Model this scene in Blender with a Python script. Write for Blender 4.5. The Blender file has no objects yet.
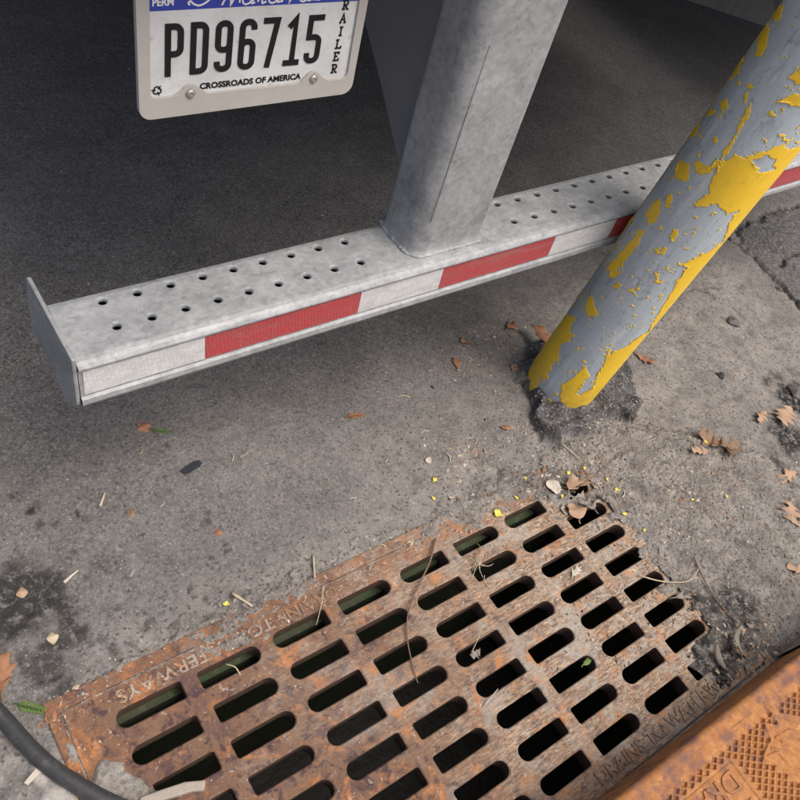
import bpy, bmesh, math, random
import numpy as np
from mathutils import Vector, Matrix
from mathutils.geometry import tessellate_polygon
random.seed(7); RNG = np.random.default_rng(11)
S = bpy.context.scene; COL = S.collection

# ---------------------------------------------------------------- camera, sky, sun, exposure
cd = bpy.data.cameras.new("camera"); cam = bpy.data.objects.new("camera", cd); COL.objects.link(cam)
cd.sensor_width = 36; cd.lens = 36; cd.clip_start = 0.02; cd.clip_end = 500
R = ((0.81198235, -0.26882874, 0.51808857), (-0.52361447, -0.72768743, 0.44305631), (0.25790027, -0.63103257, -0.73163197))
cam.matrix_world = Matrix([(r[0], -r[1], -r[2], t) for r, t in zip(R, (0, 0, 1.4))] + [(0, 0, 0, 1)])
S.camera = cam
SUN_EL, SUN_AZ = 62, 155          # degrees; azimuth clockwise from +Y (the light comes over the photographer's right shoulder)
w = bpy.data.worlds.new("World"); S.world = w; w.use_nodes = True
wn = w.node_tree.nodes; bg = wn["Background"]
sky = wn.new("ShaderNodeTexSky"); sky.sky_type = 'NISHITA'; sky.sun_disc = False
sky.sun_elevation = math.radians(SUN_EL); sky.sun_rotation = math.radians(SUN_AZ)
sky.air_density = 0.5; sky.dust_density = 5.5; sky.ozone_density = 0.3
w.node_tree.links.new(sky.outputs[0], bg.inputs[0]); bg.inputs[1].default_value = 0.15
ld = bpy.data.lights.new("sun", 'SUN'); ld.energy = 1.0; ld.angle = math.radians(40); ld.color = (1, 0.985, 0.96)
sun = bpy.data.objects.new("sun", ld); COL.objects.link(sun)
a, e = math.radians(SUN_AZ), math.radians(SUN_EL)
sun.rotation_euler = Vector((math.sin(a)*math.cos(e), math.cos(a)*math.cos(e), math.sin(e))).to_track_quat('Z', 'Y').to_euler()
sun.location = (2, -3, 6)
S.view_settings.view_transform = 'Standard'; S.view_settings.look = 'None'
S.view_settings.exposure = 0.72; S.view_settings.gamma = 1

# ---------------------------------------------------------------- helpers
def tag(o, label=None, cat=None, group=None, kind=None):
    for k, v in (('label', label), ('category', cat), ('group', group), ('kind', kind)):
        if v: o[k] = v
    return o
def link(name, me, mat=None, parent=None, smooth=False):
    o = bpy.data.objects.new(name, me); COL.objects.link(o)
    if mat and not me.materials: me.materials.append(mat)
    if parent: o.parent = parent
    if smooth: me.shade_smooth()
    return o
def mesh(name, vs, fs, mat=None, parent=None, smooth=False):
    me = bpy.data.meshes.new(name); me.from_pydata([tuple(v) for v in vs], [], [tuple(f) for f in fs]); me.update()
    return link(name, me, mat, parent, smooth)
def grid_mesh(name, X, Y, Z, keep=None, mat=None, parent=None, smooth=True):
    """quads over 2-D coordinate arrays; keep = bool per quad"""
    n, m = X.shape
    v = np.stack([X, Y, Z], -1).reshape(-1, 3)
    i = np.arange(n*m).reshape(n, m)
    q = np.stack([i[:-1, :-1], i[:-1, 1:], i[1:, 1:], i[1:, :-1]], -1)
    q = q[keep] if keep is not None else q.reshape(-1, 4)
    used = np.unique(q); re = np.full(n*m, -1); re[used] = np.arange(len(used)); q = re[q]
    me = bpy.data.meshes.new(name)
    me.vertices.add(len(used)); me.vertices.foreach_set('co', v[used].astype(np.float32).ravel())
    me.loops.add(q.size); me.loops.foreach_set('vertex_index', q.astype(np.int32).ravel())
    me.polygons.add(len(q)); me.polygons.foreach_set('loop_start', np.arange(0, q.size, 4, dtype=np.int32))
    me.update(calc_edges=True); me.validate()
    return link(name, me, mat, parent, smooth), used
def point_color(me, name, rgba):
    at = me.attributes.new(name, 'FLOAT_COLOR', 'POINT'); at.data.foreach_set('color', np.ascontiguousarray(rgba, np.float32).ravel())
def sm(a, b, x):
    t = np.clip((x-a)/(b-a), 0, 1); return t*t*(3-2*t)
_lat = {}
def vn(x, y, s, seed=0):
    """value noise, -1..1, feature size s metres"""
    if seed not in _lat: _lat[seed] = np.random.default_rng(seed+100).uniform(-1, 1, (256, 256))
    L = _lat[seed]; x = np.asarray(x)/s; y = np.asarray(y)/s
    i = np.floor(x).astype(int); j = np.floor(y).astype(int); f = x-i; g = y-j
    f = f*f*(3-2*f); g = g*g*(3-2*g); i &= 255; j &= 255; i1 = (i+1) & 255; j1 = (j+1) & 255
    return (L[i, j]*(1-f)+L[i1, j]*f)*(1-g)+(L[i, j1]*(1-f)+L[i1, j1]*f)*g
def psd(poly, X, Y):
    """signed distance to a polygon, positive inside"""
    d = np.full(X.shape, 1e9); ins = np.zeros(X.shape, bool); n = len(poly)
    for k in range(n):
        (ax, ay), (bx, by) = poly[k], poly[(k+1) % n]
        ex, ey = bx-ax, by-ay; wx, wy = X-ax, Y-ay
        t = np.clip((wx*ex+wy*ey)/(ex*ex+ey*ey+1e-12), 0, 1)
        d = np.minimum(d, (wx-ex*t)**2+(wy-ey*t)**2)
        c = (ay > Y) != (by > Y)
        with np.errstate(divide='ignore', invalid='ignore'):
            ins ^= c & (X < (bx-ax)*(Y-ay)/(by-ay+1e-12)+ax)
    d = np.sqrt(d); return np.where(ins, d, -d)
def lined(pts, X, Y):
    d = np.full(X.shape, 1e9)
    for (ax, ay), (bx, by) in zip(pts[:-1], pts[1:]):
        ex, ey = bx-ax, by-ay; t = np.clip(((X-ax)*ex+(Y-ay)*ey)/(ex*ex+ey*ey+1e-12), 0, 1)
        d = np.minimum(d, np.hypot(X-ax-ex*t, Y-ay-ey*t))
    return d
def prism(outer, holes, z0, z1):
    """flat plate from a 2-D outline with holes, as (verts, faces); local x, y, z"""
    loops = [outer]+list(holes); flat = [p for l in loops for p in l]; n = len(flat)
    tris = tessellate_polygon([[Vector((p[0], p[1], 0)) for p in l] for l in loops])
    vs = [(p[0], p[1], z1) for p in flat]+[(p[0], p[1], z0) for p in flat]; fs = []
    for t in tris:
        p, q, r = (flat[k] for k in t)
        if (q[0]-p[0])*(r[1]-p[1])-(q[1]-p[1])*(r[0]-p[0]) < 0: t = t[::-1]
        fs.append(tuple(t)); fs.append(tuple(k+n for k in t[::-1]))
    s = 0
    for li, l in enumerate(loops):
        m = len(l); ar = sum(l[k][0]*l[(k+1) % m][1]-l[(k+1) % m][0]*l[k][1] for k in range(m))
        for k in range(m):
            q = (s+k, s+k+n, s+(k+1) % m+n, s+(k+1) % m)
            fs.append(q if (ar > 0) == (li == 0) else q[::-1])
        s += m
    return vs, fs
def bevel(o, wd, seg=2, ang=35):
    b = o.modifiers.new('bevel', 'BEVEL'); b.width = wd; b.segments = seg; b.limit_method = 'ANGLE'; b.angle_limit = math.radians(ang)
    return o
def box(x0, x1, y0, y1, z0, z1):
    return ([(x, y, z) for z in (z0, z1) for y in (y0, y1) for x in (x0, x1)],
            [(0, 2, 3, 1), (4, 5, 7, 6), (0, 1, 5, 4), (2, 6, 7, 3), (0, 4, 6, 2), (1, 3, 7, 5)])
def rrect(x0, x1, y0, y1, r, n=6, rs=None):
    """rounded rectangle, anticlockwise from the lower left; rs = four own radii"""
    rs = rs or (r,)*4; out = []
    for (cx, cy, sx, sy), a0, q in zip(((x0, y0, 1, 1), (x1, y0, -1, 1), (x1, y1, -1, -1), (x0, y1, 1, -1)), (180, 270, 0, 90), rs):
        for k in range(n+1):
            t = math.radians(a0+90*k/n); out.append((cx+sx*q+q*math.cos(t), cy+sy*q+q*math.sin(t)))
    return out
def tube(pts, rad, seg=10, cap=True):
    pts = [Vector(p) for p in pts]; vs = []; fs = []; up = Vector((0.13, 0.21, 1))
    rr = rad if hasattr(rad, '__len__') else [rad]*len(pts)
    for i, p in enumerate(pts):
        t = (pts[min(i+1, len(pts)-1)]-pts[max(i-1, 0)]).normalized()
        s = t.cross(up).normalized(); u = s.cross(t)
        for k in range(seg):
            c = 2*math.pi*k/seg; vs.append(p+(s*math.cos(c)+u*math.sin(c))*rr[i])
    for i in range(len(pts)-1):
        for k in range(seg):
            fs.append((i*seg+k, i*seg+(k+1) % seg, (i+1)*seg+(k+1) % seg, (i+1)*seg+k))
    if cap: fs += [tuple(range(seg))[::-1], tuple(range(len(vs)-seg, len(vs)))]
    return vs, fs
def merge(parts):
    vs, fs = [], []
    for v, f in parts:
        n = len(vs); vs += [tuple(p) for p in v]; fs += [tuple(k+n for k in q) for q in f]
    return vs, fs
def catmull(pts, n=6):
    P = [Vector(p) for p in pts]; P = [P[0]*2-P[1]]+P+[P[-1]*2-P[-2]]; out = []
    for i in range(1, len(P)-2):
        for k in range(n):
            t = k/n
            out.append(0.5*((2*P[i])+(P[i+1]-P[i-1])*t+(2*P[i-1]-5*P[i]+4*P[i+1]-P[i+2])*t*t+(3*P[i]-P[i-1]-3*P[i+1]+P[i+2])*t**3))
    out.append(P[-2]); return out
def ribbon(pts, wd, z0, z1, closed=False):
    """a flat stroke of even width with mitred corners, as a thin raised solid"""
    pts = [Vector((p[0], p[1])) for p in pts]; n = len(pts); L, Rr = [], []
    for i in range(n):
        if closed: a, b = pts[i-1], pts[(i+1) % n]
        else: a, b = (pts[i-1] if i else None), (pts[i+1] if i < n-1 else None)
        d1 = (pts[i]-a).normalized() if a is not None else (b-pts[i]).normalized()
        d2 = (b-pts[i]).normalized() if b is not None else d1
        n1 = Vector((-d1.y, d1.x)); n2 = Vector((-d2.y, d2.x)); m = (n1+n2)
        m = m.normalized() if m.length > 1e-6 else n1
        k = wd/2/max(0.45, m.dot(n1)); L.append(pts[i]+m*k); Rr.append(pts[i]-m*k)
    vs = [(p.x, p.y, z) for z in (z1, z0) for row in (L, Rr) for p in row]; fs = []
    rng = range(n) if closed else range(n-1)
    for i in rng:
        j = (i+1) % n
        fs += [(i, n+i, n+j, j), (2*n+i, i, j, 2*n+j), (n+i, 3*n+i, 3*n+j, n+j)]
    if not closed: fs += [(0, 2*n, 3*n, n), (n-1, 2*n-1, 4*n-1, 3*n-1)]
    return vs, fs
def arc(cx, cy, r, a0, a1, n=7, ry=None):
    ry = ry or r
    return [(cx+r*math.cos(math.radians(a0+(a1-a0)*k/n)), cy+ry*math.sin(math.radians(a0+(a1-a0)*k/n))) for k in range(n+1)]
def text_mesh(body, size, depth, bold=0.0, sx=1.0, shear=0.0, spacing=1.0, align='LEFT'):
    cu = bpy.data.curves.new('lettering', 'FONT'); cu.body = body; cu.size = size; cu.extrude = depth/2; cu.offset = bold
    cu.shear = shear; cu.space_character = spacing; cu.align_x = align; cu.resolution_u = 3
    o = bpy.data.objects.new('lettering', cu); COL.objects.link(o)
    bpy.context.view_layer.update()
    me = bpy.data.meshes.new_from_object(o.evaluated_get(bpy.context.evaluated_depsgraph_get()))
    bpy.data.objects.remove(o); me.transform(Matrix.Diagonal((sx, 1, 1, 1))); me.materials.clear()
    return me

# ---------------------------------------------------------------- material kit
class MT:
    def __init__(s, name, rough=0.8, metal=0.0, spec=0.4):
        s.m = bpy.data.materials.new(name); s.m.use_nodes = True; s.nt = s.m.node_tree
        s.b = s.nt.nodes["Principled BSDF"]; s.b.inputs['Roughness'].default_value = rough
        s.b.inputs['Metallic'].default_value = metal; s.b.inputs['Specular IOR Level'].default_value = spec
        s.tc = s.nt.nodes.new('ShaderNodeTexCoord').outputs['Object']
    def put(s, sock, v):
        if isinstance(v, bpy.types.NodeSocket): s.nt.links.new(v, sock)
        elif isinstance(v, (tuple, list)): sock.default_value = tuple(v)+((1,) if len(v) == 3 and len(sock.default_value) == 4 else ())
        else: sock.default_value = v
    def n(s, t, out=0, props=None, **ins):
        nd = s.nt.nodes.new('ShaderNode'+t)
        for k, v in (props or {}).items(): setattr(nd, k, v)
        for k, v in ins.items(): s.put(nd.inputs[int(k[1:]) if k[0] == '_' else k.replace('_', ' ')], v)
        return nd.outputs[out]
    def noise(s, scale, detail=4, rough=0.6, vec=None, dist=0, out=0):
        return s.n('TexNoise', out, Vector=vec or s.tc, Scale=scale, Detail=detail, Roughness=rough, Distortion=dist)
    def voro(s, scale, out=1, vec=None, feature='F1', rnd=1.0):
        return s.n('TexVoronoi', out, {'feature': feature}, Vector=vec or s.tc, Scale=scale, Randomness=rnd)
    def ramp(s, fac, stops, const=False):
        nd = s.nt.nodes.new('ShaderNodeValToRGB'); cr = nd.color_ramp; cr.interpolation = 'CONSTANT' if const else 'LINEAR'
        while len(cr.elements) < len(stops): cr.elements.new(0.5)
        for el, (p, c) in zip(cr.elements, stops):
            el.position = p; el.color = (c, c, c, 1) if not hasattr(c, '__len__') else tuple(c)+(1,)
        s.put(nd.inputs[0], fac); return nd.outputs[0]
    def mix(s, f, a, b, mode='MIX'):
        nd = s.nt.nodes.new('ShaderNodeMix'); nd.data_type = 'RGBA'; nd.blend_type = mode; nd.clamp_factor = True
        s.put(nd.inputs[0], f); s.put(nd.inputs[6], a); s.put(nd.inputs[7], b); return nd.outputs[2]
    def math(s, op, a, b=0.0, c=0.0):
        nd = s.nt.nodes.new('ShaderNodeMath'); nd.operation = op
        for i, v in enumerate((a, b, c)): s.put(nd.inputs[i], v)
        return nd.outputs[0]
    def sep(s, c, i): return s.n('SeparateColor', i, Color=c)
    def attr(s, name, out=0): return s.n('Attribute', out, {'attribute_name': name})
    def mapping(s, rot=(0, 0, 0), scale=(1, 1, 1), vec=None):
        return s.n('Mapping', 0, Vector=vec or s.tc, Rotation=rot, Scale=scale)
    def col(s, v): s.put(s.b.inputs['Base Color'], v); return s
    def rough(s, v): s.put(s.b.inputs['Roughness'], v); return s
    def bump(s, h, strength=0.5, dist=0.002, prev=None):
        nd = s.nt.nodes.new('ShaderNodeBump'); nd.inputs['Strength'].default_value = strength; nd.inputs['Distance'].default_value = dist
        s.put(nd.inputs['Height'], h)
        if prev: s.put(nd.inputs['Normal'], prev)
        s.put(s.b.inputs['Normal'], nd.outputs[0]); return nd.outputs[0]

# asphalt: grey binder with pale and dark aggregate, dust where the mask says so (R dirt thinned for trailer shade, G dark wet stain, B coarse new tar, A bare concrete)
m = MT('asphalt', 0.88, spec=0.3)
mk = m.attr('ground_mask'); dirt_shade = m.sep(mk, 0); dark = m.sep(mk, 1); coarse = m.sep(mk, 2); conc = m.attr('ground_mask', 3)
v1 = m.voro(330); v2 = m.voro(210); v3 = m.voro(60)
binder = m.ramp(m.noise(7, 5), [(0.25, 0.098), (0.75, 0.145)])
stone = m.ramp(m.sep(v1, 0), [(0.0, 0.035), (0.4, 0.075), (0.75, 0.14), (0.92, 0.23), (1.0, 0.4)])
c = m.mix(0.4, m.mix(1.0, binder, (1.0, 0.945, 0.87), 'MULTIPLY'), stone)
c = m.mix(m.math('MULTIPLY', m.ramp(m.sep(v2, 1), [(0.9, 0), (0.94, 1)]), 0.4), c, (0.22, 0.2, 0.175))
c = m.mix(m.math('MULTIPLY', m.ramp(m.sep(v2, 0), [(0.1, 1), (0.14, 0)]), 0.6), c, (0.03, 0.03, 0.032))
fine = m.noise(90, 6, 0.75)
dustc = m.mix(fine, (0.16, 0.149, 0.132), (0.37, 0.346, 0.308))
dustc = m.mix(m.ramp(m.sep(v1, 1), [(0.9, 0), (0.93, 0.6)]), dustc, (0.42, 0.37, 0.3))
dustc = m.mix(m.ramp(m.sep(v2, 2), [(0.9, 0), (0.92, 0.75)]), dustc, (0.045, 0.038, 0.032))
brk = m.noise(38, 6, 0.7)
mid_ = m.noise(14, 6, 0.7, dist=0.4)
df = m.math('MULTIPLY', m.math('MULTIPLY', dirt_shade, m.ramp(mid_, [(0.34, 0.35), (0.6, 1.0)])), m.ramp(brk, [(0.3, 0.55), (0.62, 1.0)]))
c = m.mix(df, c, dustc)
c = m.mix(m.math('MULTIPLY', dirt_shade, m.ramp(m.noise(23, 6, 0.75, dist=0.6), [(0.52, 0), (0.64, 0.6)])), c, (0.08, 0.072, 0.062))
c = m.mix(m.ramp(m.noise(330, 4, 0.8), [(0.61, 0), (0.7, 0.38)]), c, (0.27, 0.25, 0.22))
c = m.mix(m.ramp(m.noise(260, 4, 0.8), [(0.32, 0.55), (0.4, 0)]), c, (0.04, 0.037, 0.034))
pits = m.ramp(m.noise(55, 5, 0.8, dist=0.5), [(0.64, 0), (0.7, 0.75)]); c = m.mix(pits, c, (0.038, 0.035, 0.032))
c = m.mix(m.ramp(m.sep(m.voro(95), 0), [(0.975, 0), (0.98, 0.3)]), c, (0.24, 0.22, 0.19))
big_ = m.noise(2.6, 5, 0.7, dist=0.6); c = m.mix(m.ramp(big_, [(0.4, 0.35), (0.55, 0)]), c, m.mix(1.0, c, (0.6, 0.59, 0.58), 'MULTIPLY'))
tar = m.mix(0.7, (0.075, 0.072, 0.069), m.ramp(m.sep(v2, 0), [(0.0, 0.02), (0.5, 0.07), (0.85, 0.14), (1.0, 0.3)]))
c = m.mix(m.math('MULTIPLY', coarse, 0.9), c, tar)
c = m.mix(m.math('MULTIPLY', dark, m.ramp(m.noise(60, 6, 0.8, dist=0.4), [(0.4, 0.12), (0.5, 1.0)])), c, m.mix(0.55, (0.022, 0.021, 0.02), stone, 'MULTIPLY'))
cc = m.mix(fine, (0.2, 0.19, 0.17), (0.5, 0.48, 0.44)); cc = m.mix(m.ramp(m.sep(v3, 0), [(0.75, 0), (0.8, 0.5)]), cc, (0.24, 0.21, 0.18))
c = m.mix(conc, c, cc); m.col(c)
b1 = m.bump(m.noise(240, 6, 0.8), 0.5, 0.004); b2 = m.bump(m.voro(210, 0), 0.25, 0.003, b1); m.bump(m.noise(900, 3, 0.7), 0.5, 0.001, b2)
ASPHALT = m.m

def galvanized(name, tint=(1, 1, 1), streak=False):
    m = MT(name, 0.6, 0.22, 0.35)
    sp = m.voro(130, vec=None); big = m.noise(9, 6, 0.7, dist=1.2); mid = m.noise(34, 5, 0.75); st = m.noise(6, 6, 0.7, m.mapping(scale=(9, 1, 1) if streak else (2, 5, 1)))
    c = m.mix(m.ramp(big, [(0.3, 0), (0.7, 1)]), (0.205, 0.218, 0.218), (0.335, 0.352, 0.35))
    c = m.mix(0.22, c, m.ramp(m.sep(sp, 0), [(0, 0.18), (1, 0.48)]))
    c = m.mix(m.ramp(mid, [(0.5, 0), (0.75, 0.4)]), c, (0.48, 0.49, 0.485))
    c = m.mix(m.ramp(st, [(0.3, 0.3), (0.42, 0)]), c, (0.2, 0.205, 0.205))
    c = m.mix(m.ramp(m.noise(160, 3), [(0.66, 0), (0.72, 0.6)]), c, (0.16, 0.15, 0.14))
    m.col(m.mix(1.0, c, tint, 'MULTIPLY')); m.rough(m.ramp(mid, [(0.3, 0.5), (0.7, 0.7)]))
    c2_ = m.ramp(m.noise(3.5, 6, 0.75, m.mapping(scale=(3, 3, 3))), [(0.3, 0.75), (0.5, 1.0)]); c3_ = m.ramp(m.noise(11, 6, 0.8, m.mapping(scale=(2, 9, 9) if not streak else (5, 5, 1.5)), dist=0.3), [(0.34, 0.72 if not streak else 0.85), (0.46, 1.0)])
    m.col(m.mix(1.0, m.mix(1.0, m.mix(1.0, c, tint, 'MULTIPLY'), c2_, 'MULTIPLY'), c3_, 'MULTIPLY'))
    p = m.bump(m.noise(28, 4, 0.6), 0.25, 0.004); m.bump(m.noise(200, 3), 0.25, 0.0006, p); return m.m
GALV = galvanized('galvanized_steel'); GALVP = galvanized('galvanized_post_steel', streak=True); GALVSEAM = galvanized('galvanized_seam', (0.78, 0.78, 0.78))

def rusty(name):
    m = MT(name, 0.8, 0.1, 0.35)
    # purple brown ends, worn tan middle and right, orange bloom, pale mineral crust
    big = m.noise(6, 5, 0.6, dist=0.8); mid = m.noise(24, 6, 0.72, dist=0.5); m2 = m.noise(45, 5, 0.7, dist=0.3); fine = m.noise(190, 5, 0.75)
    scr = m.noise(10, 5, 0.75, m.mapping((0, 0, math.radians(32)), (4, 20, 1)), dist=0.6); scr2 = m.noise(14, 5, 0.75, m.mapping((0, 0, math.radians(-50)), (4, 18, 1)), dist=0.6)
    x = m.n('SeparateXYZ', 0, Vector=m.tc)
    wear = m.ramp(m.math('ADD', m.math('MULTIPLY', x, 0.75), big), [(0.28, 0.0), (0.66, 1.0)])
    c = m.mix(mid, (0.08, 0.046, 0.032), (0.225, 0.13, 0.078))
    c = m.mix(m.ramp(m2, [(0.53, 0), (0.59, 0.9)]), c, (0.055, 0.034, 0.036))
    c = m.mix(m.ramp(m.noise(9, 6, 0.75, dist=1.0), [(0.52, 0), (0.62, 0.7)]), c, (0.075, 0.045, 0.045))
    c = m.mix(m.ramp(mid, [(0.34, 0.8), (0.45, 0)]), c, (0.33, 0.135, 0.05))
    spt = m.math('MULTIPLY', m.ramp(m.voro(46, 0, m.mapping(scale=(1, 1, 0.01), vec=m.mix(0.06, m.tc, m.noise(30, 3, out=1)))), [(0.16, 0.92), (0.34, 0)]), m.ramp(m.sep(m.voro(46, 1, m.mapping(scale=(1, 1, 0.01), vec=m.mix(0.06, m.tc, m.noise(30, 3, out=1)))), 0), [(0.45, 0), (0.5, 1)]))
    c = m.mix(spt, c, (0.06, 0.034, 0.034))
    pale = m.mix(fine, (0.28, 0.21, 0.14), (0.62, 0.52, 0.385))
    wf = m.math('MULTIPLY', wear, m.ramp(m.math('MAXIMUM', scr, m.math('MULTIPLY', scr2, 0.95)), [(0.47, 0.12), (0.62, 1.0)]))
    c = m.mix(m.math('MULTIPLY', wf, 0.85), c, pale)
    c = m.mix(m.math('MULTIPLY', wear, m.ramp(m.noise(11, 5, 0.7, dist=0.6), [(0.5, 0), (0.62, 0.8)])), c, m.mix(fine, (0.19, 0.175, 0.15), (0.41, 0.385, 0.335)))
    yv = m.n('SeparateXYZ', 1, Vector=m.tc); rim = m.math('MAXIMUM', m.ramp(yv, [(0.225, 0), (0.262, 1)]), m.ramp(m.math('MULTIPLY', x, -1.0), [(0.46, 0), (0.6, 0.8)]))
    c = m.mix(m.math('MULTIPLY', rim, m.ramp(m.noise(17, 6, 0.75, dist=0.5), [(0.42, 0.0), (0.62, 0.8)])), c, m.mix(fine, (0.12, 0.055, 0.03), (0.3, 0.145, 0.07)))
    c = m.mix(m.ramp(m.noise(17, 6, 0.72, dist=0.4), [(0.55, 0), (0.66, 0.85)]), c, (0.4, 0.17, 0.06))
    c = m.mix(m.ramp(fine, [(0.32, 0.65), (0.42, 0)]), c, (0.06, 0.032, 0.025))
    c = m.mix(m.ramp(m.noise(70, 6, 0.8), [(0.6, 0), (0.68, 0.75)]), c, (0.5, 0.45, 0.38)); m.col(c)
    p = m.bump(mid, 0.4, 0.005); p = m.bump(scr, 0.2, 0.002, p); m.bump(fine, 0.6, 0.0015, p); return m.m
RUST = rusty('rusted_cast_iron')
m = MT('shade_darkened_rust', 0.8, 0.0, 0.3); m.col(m.mix(m.noise(60, 5, 0.7), (0.035, 0.021, 0.016), (0.12, 0.075, 0.052))); m.bump(m.noise(120, 4), 0.5, 0.002); SHADERUST = m.m  # rust for the slot walls, their shade put into the darker colour
m = MT('orange_rust', 0.75, 0.1, 0.35)
big = m.noise(11, 5, 0.65, dist=0.5); mid = m.noise(60, 5, 0.7); st = m.noise(6, 5, 0.65, m.mapping(scale=(3, 14, 6)))
c = m.mix(big, (0.23, 0.085, 0.025), (0.44, 0.205, 0.07)); c = m.mix(m.ramp(mid, [(0.5, 0), (0.75, 0.6)]), c, (0.58, 0.325, 0.13))
c = m.mix(m.ramp(mid, [(0.28, 0.7), (0.42, 0)]), c, (0.17, 0.07, 0.03))
yy = m.n('SeparateXYZ', 1, Vector=m.tc)
edge = m.ramp(m.math('ADD', m.math('MULTIPLY', yy, 9), 1.0), [(0.1, 0), (0.34, 1)])
c = m.mix(m.math('MULTIPLY', edge, m.ramp(m.noise(26, 5, 0.6), [(0.47, 0), (0.62, 0.9)])), c, (0.14, 0.075, 0.065))
c = m.mix(m.math('MULTIPLY', edge, m.ramp(st, [(0.5, 0), (0.7, 0.7)])), c, (0.3, 0.12, 0.04)); m.col(c)
c = m.mix(m.ramp(m.noise(210, 5, 0.8), [(0.56, 0), (0.66, 0.6)]), c, (0.14, 0.065, 0.035)); m.col(c)
pb = m.bump(m.noise(40, 6, 0.75), 0.4, 0.004); m.bump(m.noise(150, 5, 0.75), 0.7, 0.0016, pb); HOODRUST = m.m

m = MT('primer_grey', 0.6, 0.0, 0.4)
st = m.noise(5, 6, 0.7, m.mapping(scale=(10, 10, 1.0))); big = m.noise(8, 5, 0.6, dist=1)
c = m.mix(big, (0.3, 0.35, 0.365), (0.46, 0.515, 0.53)); c = m.mix(m.ramp(st, [(0.52, 0), (0.72, 0.6)]), c, (0.6, 0.64, 0.645))
c = m.mix(m.ramp(st, [(0.28, 0.7), (0.4, 0)]), c, (0.2, 0.235, 0.275))
c = m.mix(m.ramp(m.noise(70, 5, 0.7), [(0.6, 0), (0.68, 0.7)]), c, (0.14, 0.145, 0.155))
c = m.mix(m.ramp(m.noise(16, 6, 0.75, m.mapping(scale=(2.5, 2.5, 1)), dist=0.8), [(0.55, 0), (0.68, 0.6)]), c, (0.19, 0.215, 0.225))
c = m.mix(m.ramp(m.noise(9, 6, 0.8, m.mapping(scale=(14, 14, 0.7))), [(0.6, 0), (0.66, 0.55)]), c, (0.13, 0.14, 0.155))
c = m.mix(m.ramp(m.noise(110, 4, 0.7), [(0.64, 0), (0.7, 0.7)]), c, (0.6, 0.62, 0.63))
zz = m.n('SeparateXYZ', 2, Vector=m.tc)
c = m.mix(m.math('MULTIPLY', m.ramp(zz, [(0.0, 1), (0.09, 0)]), m.noise(40, 5)), c, (0.2, 0.16, 0.1)); m.col(c)
m.bump(st, 0.25, 0.002); PRIMER = m.m
m = MT('yellow_paint', 0.42, 0.0, 0.5)
zz = m.n('SeparateXYZ', 2, Vector=m.tc)
c = m.mix(m.noise(12, 5), (0.76, 0.47, 0.018), (0.88, 0.6, 0.045)); c = m.mix(m.ramp(m.noise(60, 5, 0.7), [(0.55, 0), (0.75, 0.5)]), c, (0.6, 0.36, 0.05))
c = m.mix(m.math('MULTIPLY', m.ramp(zz, [(0.0, 1), (0.14, 0)]), m.ramp(m.noise(50, 5), [(0.35, 0.1), (0.6, 0.8)])), c, (0.4, 0.25, 0.06)); m.col(c)
c = m.mix(m.ramp(m.noise(28, 6, 0.8, m.mapping(scale=(3, 3, 1))), [(0.55, 0), (0.7, 0.5)]), c, (0.38, 0.27, 0.06)); m.col(c)
m.bump(m.noise(45, 4), 0.4, 0.002); YELLOW = m.m

def plain(name, c1, c2, scale=30, rough=0.7, bumpd=0.001, metal=0.0, spec=0.4):
    m = MT(name, rough, metal, spec); m.col(m.mix(m.noise(scale, 5, 0.65), c1, c2)); m.bump(m.noise(scale*4, 4), 0.4, bumpd); return m.m
def tape_mat(name, base, worn, scr):
    m = MT(name, 0.4, 0.0, 0.45)
    k = m.noise(22, 6, 0.8, m.mapping(scale=(1, 1, 2.2))); k2 = m.noise(60, 6, 0.8, m.mapping((0, 0.6, 0), (2.4, 1, 0.7)))
    nd = m.nt.nodes.new('ShaderNodeTexVoronoi'); nd.distance = 'CHEBYCHEV'; nd.inputs['Scale'].default_value = 165; nd.inputs['Randomness'].default_value = 0.12
    m.put(nd.inputs['Vector'], m.mapping((0, math.radians(8), 0), (1, 0.001, 1))); cellc = nd.outputs[1]; celld = nd.outputs[0]
    c = m.mix(m.ramp(k, [(0.4, 0), (0.66, 0.85)]), base, worn); c = m.mix(m.ramp(m.sep(cellc, 0), [(0.35, 0), (0.9, 0.38)]), c, worn)
    c = m.mix(m.ramp(celld, [(0.34, 0), (0.46, 0.3)]), c, scr)
    c = m.mix(m.ramp(k2, [(0.58, 0), (0.68, 0.75)]), c, scr); c = m.mix(m.ramp(m.noise(150, 6, 0.8), [(0.62, 0), (0.7, 0.7)]), c, (0.12, 0.11, 0.1))
    c = m.mix(m.ramp(m.noise(7, 6, 0.8, m.mapping(scale=(1, 1, 5))), [(0.52, 0), (0.7, 0.5)]), c, (0.22, 0.2, 0.18))
    m.col(c); m.rough(m.ramp(k, [(0.3, 0.35), (0.7, 0.6)])); m.bump(celld, 0.12, 0.0006); return m.m
TRED = tape_mat('red_reflective_tape', (0.4, 0.03, 0.038), (0.28, 0.06, 0.06), (0.5, 0.19, 0.18))
TWHT = tape_mat('white_reflective_tape', (0.62, 0.63, 0.615), (0.44, 0.445, 0.43), (0.32, 0.31, 0.29))
m = MT('plate_white', 0.4, 0.0, 0.45)
dst = m.noise(14, 6, 0.7); c = m.mix(m.ramp(dst, [(0.42, 0), (0.72, 0.7)]), (0.56, 0.585, 0.575), (0.36, 0.36, 0.335))
c = m.mix(m.ramp(m.noise(60, 5, 0.7), [(0.6, 0), (0.7, 0.5)]), c, (0.22, 0.2, 0.17)); m.col(c); PLATE = m.m
BLUE = plain('plate_blue', (0.02, 0.035, 0.25), (0.03, 0.055, 0.33), 30, 0.4)
m = MT('plate_frame_plastic', 0.55, 0.0, 0.4)
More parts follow.
